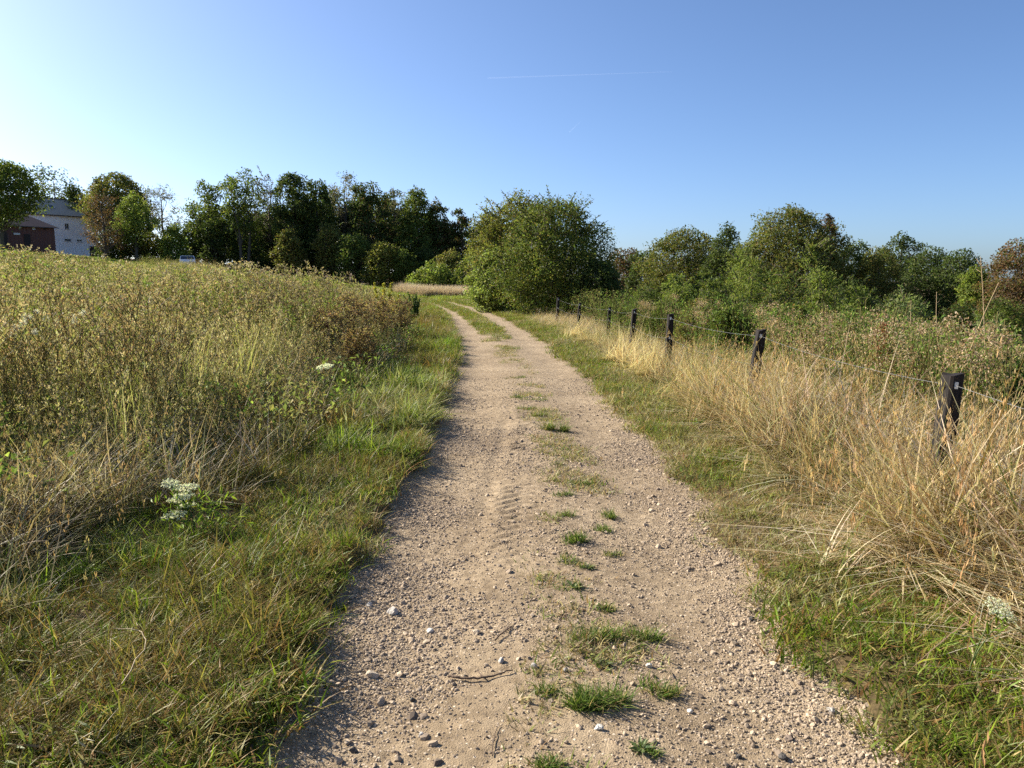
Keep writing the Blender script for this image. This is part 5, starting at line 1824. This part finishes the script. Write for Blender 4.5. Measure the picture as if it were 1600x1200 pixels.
# bent bleached stalk lying in the left verge
pts = np.array([hit(a, b, ground_z) + [0, 0, h_] for a, b, h_ in ((196, 1112, .10), (236, 1062, .17), (222, 1050, .18), (188, 1046, .17))])
q = np.linspace(0, 3, 13); sm = np.stack([np.interp(q, np.arange(4), pts[:, j]) for j in range(3)], 1)
sm[1:-1] = (sm[:-2] + sm[1:-1] * 2 + sm[2:]) / 4
sm += np.random.default_rng(5).normal(0, .004, sm.shape)
g = Geo(); v, f = tube(sm - pts[0], np.linspace(.0024, .0012, 13), 5); g.add(v, f, (.44, .35, .22))
link("dead_stalk", g.mesh("dead_stalk", M_TWIG), loc=tuple(pts[0]), label="bent bleached stalk lying over the near left verge", cat="stalk")

# rusty withered bushes at the corner of the field
WB = [(3, (.29, .195, .09)), (2, (.36, .255, .125)), (1.2, (.21, .135, .065)), (1.4, (.29, .27, .09))]
for k, (px, tp, w, Y, lab) in enumerate(((505, 476, 70, 13, "rusty withered bush standing left in the brown thicket by the field edge"), (545, 456, 74, 14.5, "tallest rusty withered bush in the middle of the brown thicket"),
                                         (585, 462, 64, 16.5, "rusty withered bush left of the tall yellow weed"), (622, 462, 60, 20, "brown withered bush right of the tall yellow weed"), (560, 510, 60, 11.8, "low rusty withered bush at the front of the brown thicket"))):
    put("withered_bush", 850 + k, px, tp, w, Y, lab, cat="bush", shape="vase", cb=.02, clumps=36, per=70, leaf=.045, lw=.4, pal=WB, bark=(.14, .08, .05), multi=6, spikes=26, trunk_r=.008, csize=.85, shell=0, group="withered bushes at the field corner")

# yellow tall weed and green tall weed at the field corner
def tall_weed(px, top, Y, w, pal, label, seed):
    t = at(px, top, Y); z = float(ground_z(np.array(t[0]), np.array(Y))); H = t[2] - z
    r = np.random.default_rng(seed)
    root = link("tall_weed", None, loc=(t[0], Y, z), label=label, cat="weed")
    gs, gl = Geo(), Geo()
    for s in range(7):
        hh = H * (.65 + .37 * r.random()) if s else H
        q = np.linspace(0, 1, 5); ln = r.normal(0, w, 2)
        pth = np.stack([ln[0] * q, ln[1] * q, -.03 + hh * q], 1)
        v, f = tube(pth, .006 * (1.2 - .9 * q), 4, False); gs.add(v, f, (.20, .17, .06))
        k = 150; tt = .12 + .88 * r.random(k)
        c = np.stack([np.interp(tt, q, pth[:, j]) for j in range(3)], 1)
        lv, lf = leafq(c, unit(r, k) + [0, 0, .5], unit(r, k), .14 * (1.2 - .8 * tt), .045); gl.add(lv, lf, np.repeat(pick(r, pal, k, .2), 4, 0))
    link("stem", gs.mesh("stem", M_PLANT), root)
    link("foliage", gl.mesh("foliage", M_PLANT), root)


tall_weed(600, 441, 20.5, .16, [(3, (.30, .28, .03)), (2, (.38, .33, .05)), (1, (.20, .20, .04))], "tall yellow weed at the corner of the field by the bend", 840)
tall_weed(648, 455, 30, .3, [(3, (.07, .12, .03)), (2, (.10, .15, .04))], "dark green tall weed at the far right corner of the field", 841)

# vapour trails
def contrail(a, b, Y, rad, label, dens):
    m, nt, out = new_mat("vapour")
    df = nd(nt, "ShaderNodeBsdfDiffuse"); df.inputs[0].default_value = (.9, .9, .92, 1)
    tl = nd(nt, "ShaderNodeBsdfTranslucent"); tl.inputs[0].default_value = (.95, .95, .97, 1)
    ad = nd(nt, "ShaderNodeAddShader"); nt.links.new(df.outputs[0], ad.inputs[0]); nt.links.new(tl.outputs[0], ad.inputs[1])
    tp = nd(nt, "ShaderNodeBsdfTransparent"); ms = nd(nt, "ShaderNodeMixShader"); ms.inputs[0].default_value = dens
    nt.links.new(tp.outputs[0], ms.inputs[1]); nt.links.new(ad.outputs[0], ms.inputs[2]); nt.links.new(ms.outputs[0], out.inputs[0])
    p0, p1 = at(a[0], a[1], Y), at(b[0], b[1], Y)
    q = np.linspace(0, 1, 12)[:, None]
    g = Geo(); v, f = tube((p1 - p0) * q, np.linspace(rad, rad * .3, 12), 8); g.add(v, f, (.9, .9, .9))
    o = link("vapour_trail", g.mesh("vapour_trail", m, True), loc=tuple(p0), label=label, cat="vapour trail")


contrail((762, 122), (1050, 112), 8000, 7, "long thin white vapour trail high in the blue sky", .016)
contrail((889, 207), (907, 190), 8000, 4, "short faint slanting vapour trail below the long one", .018)
print("scene done")
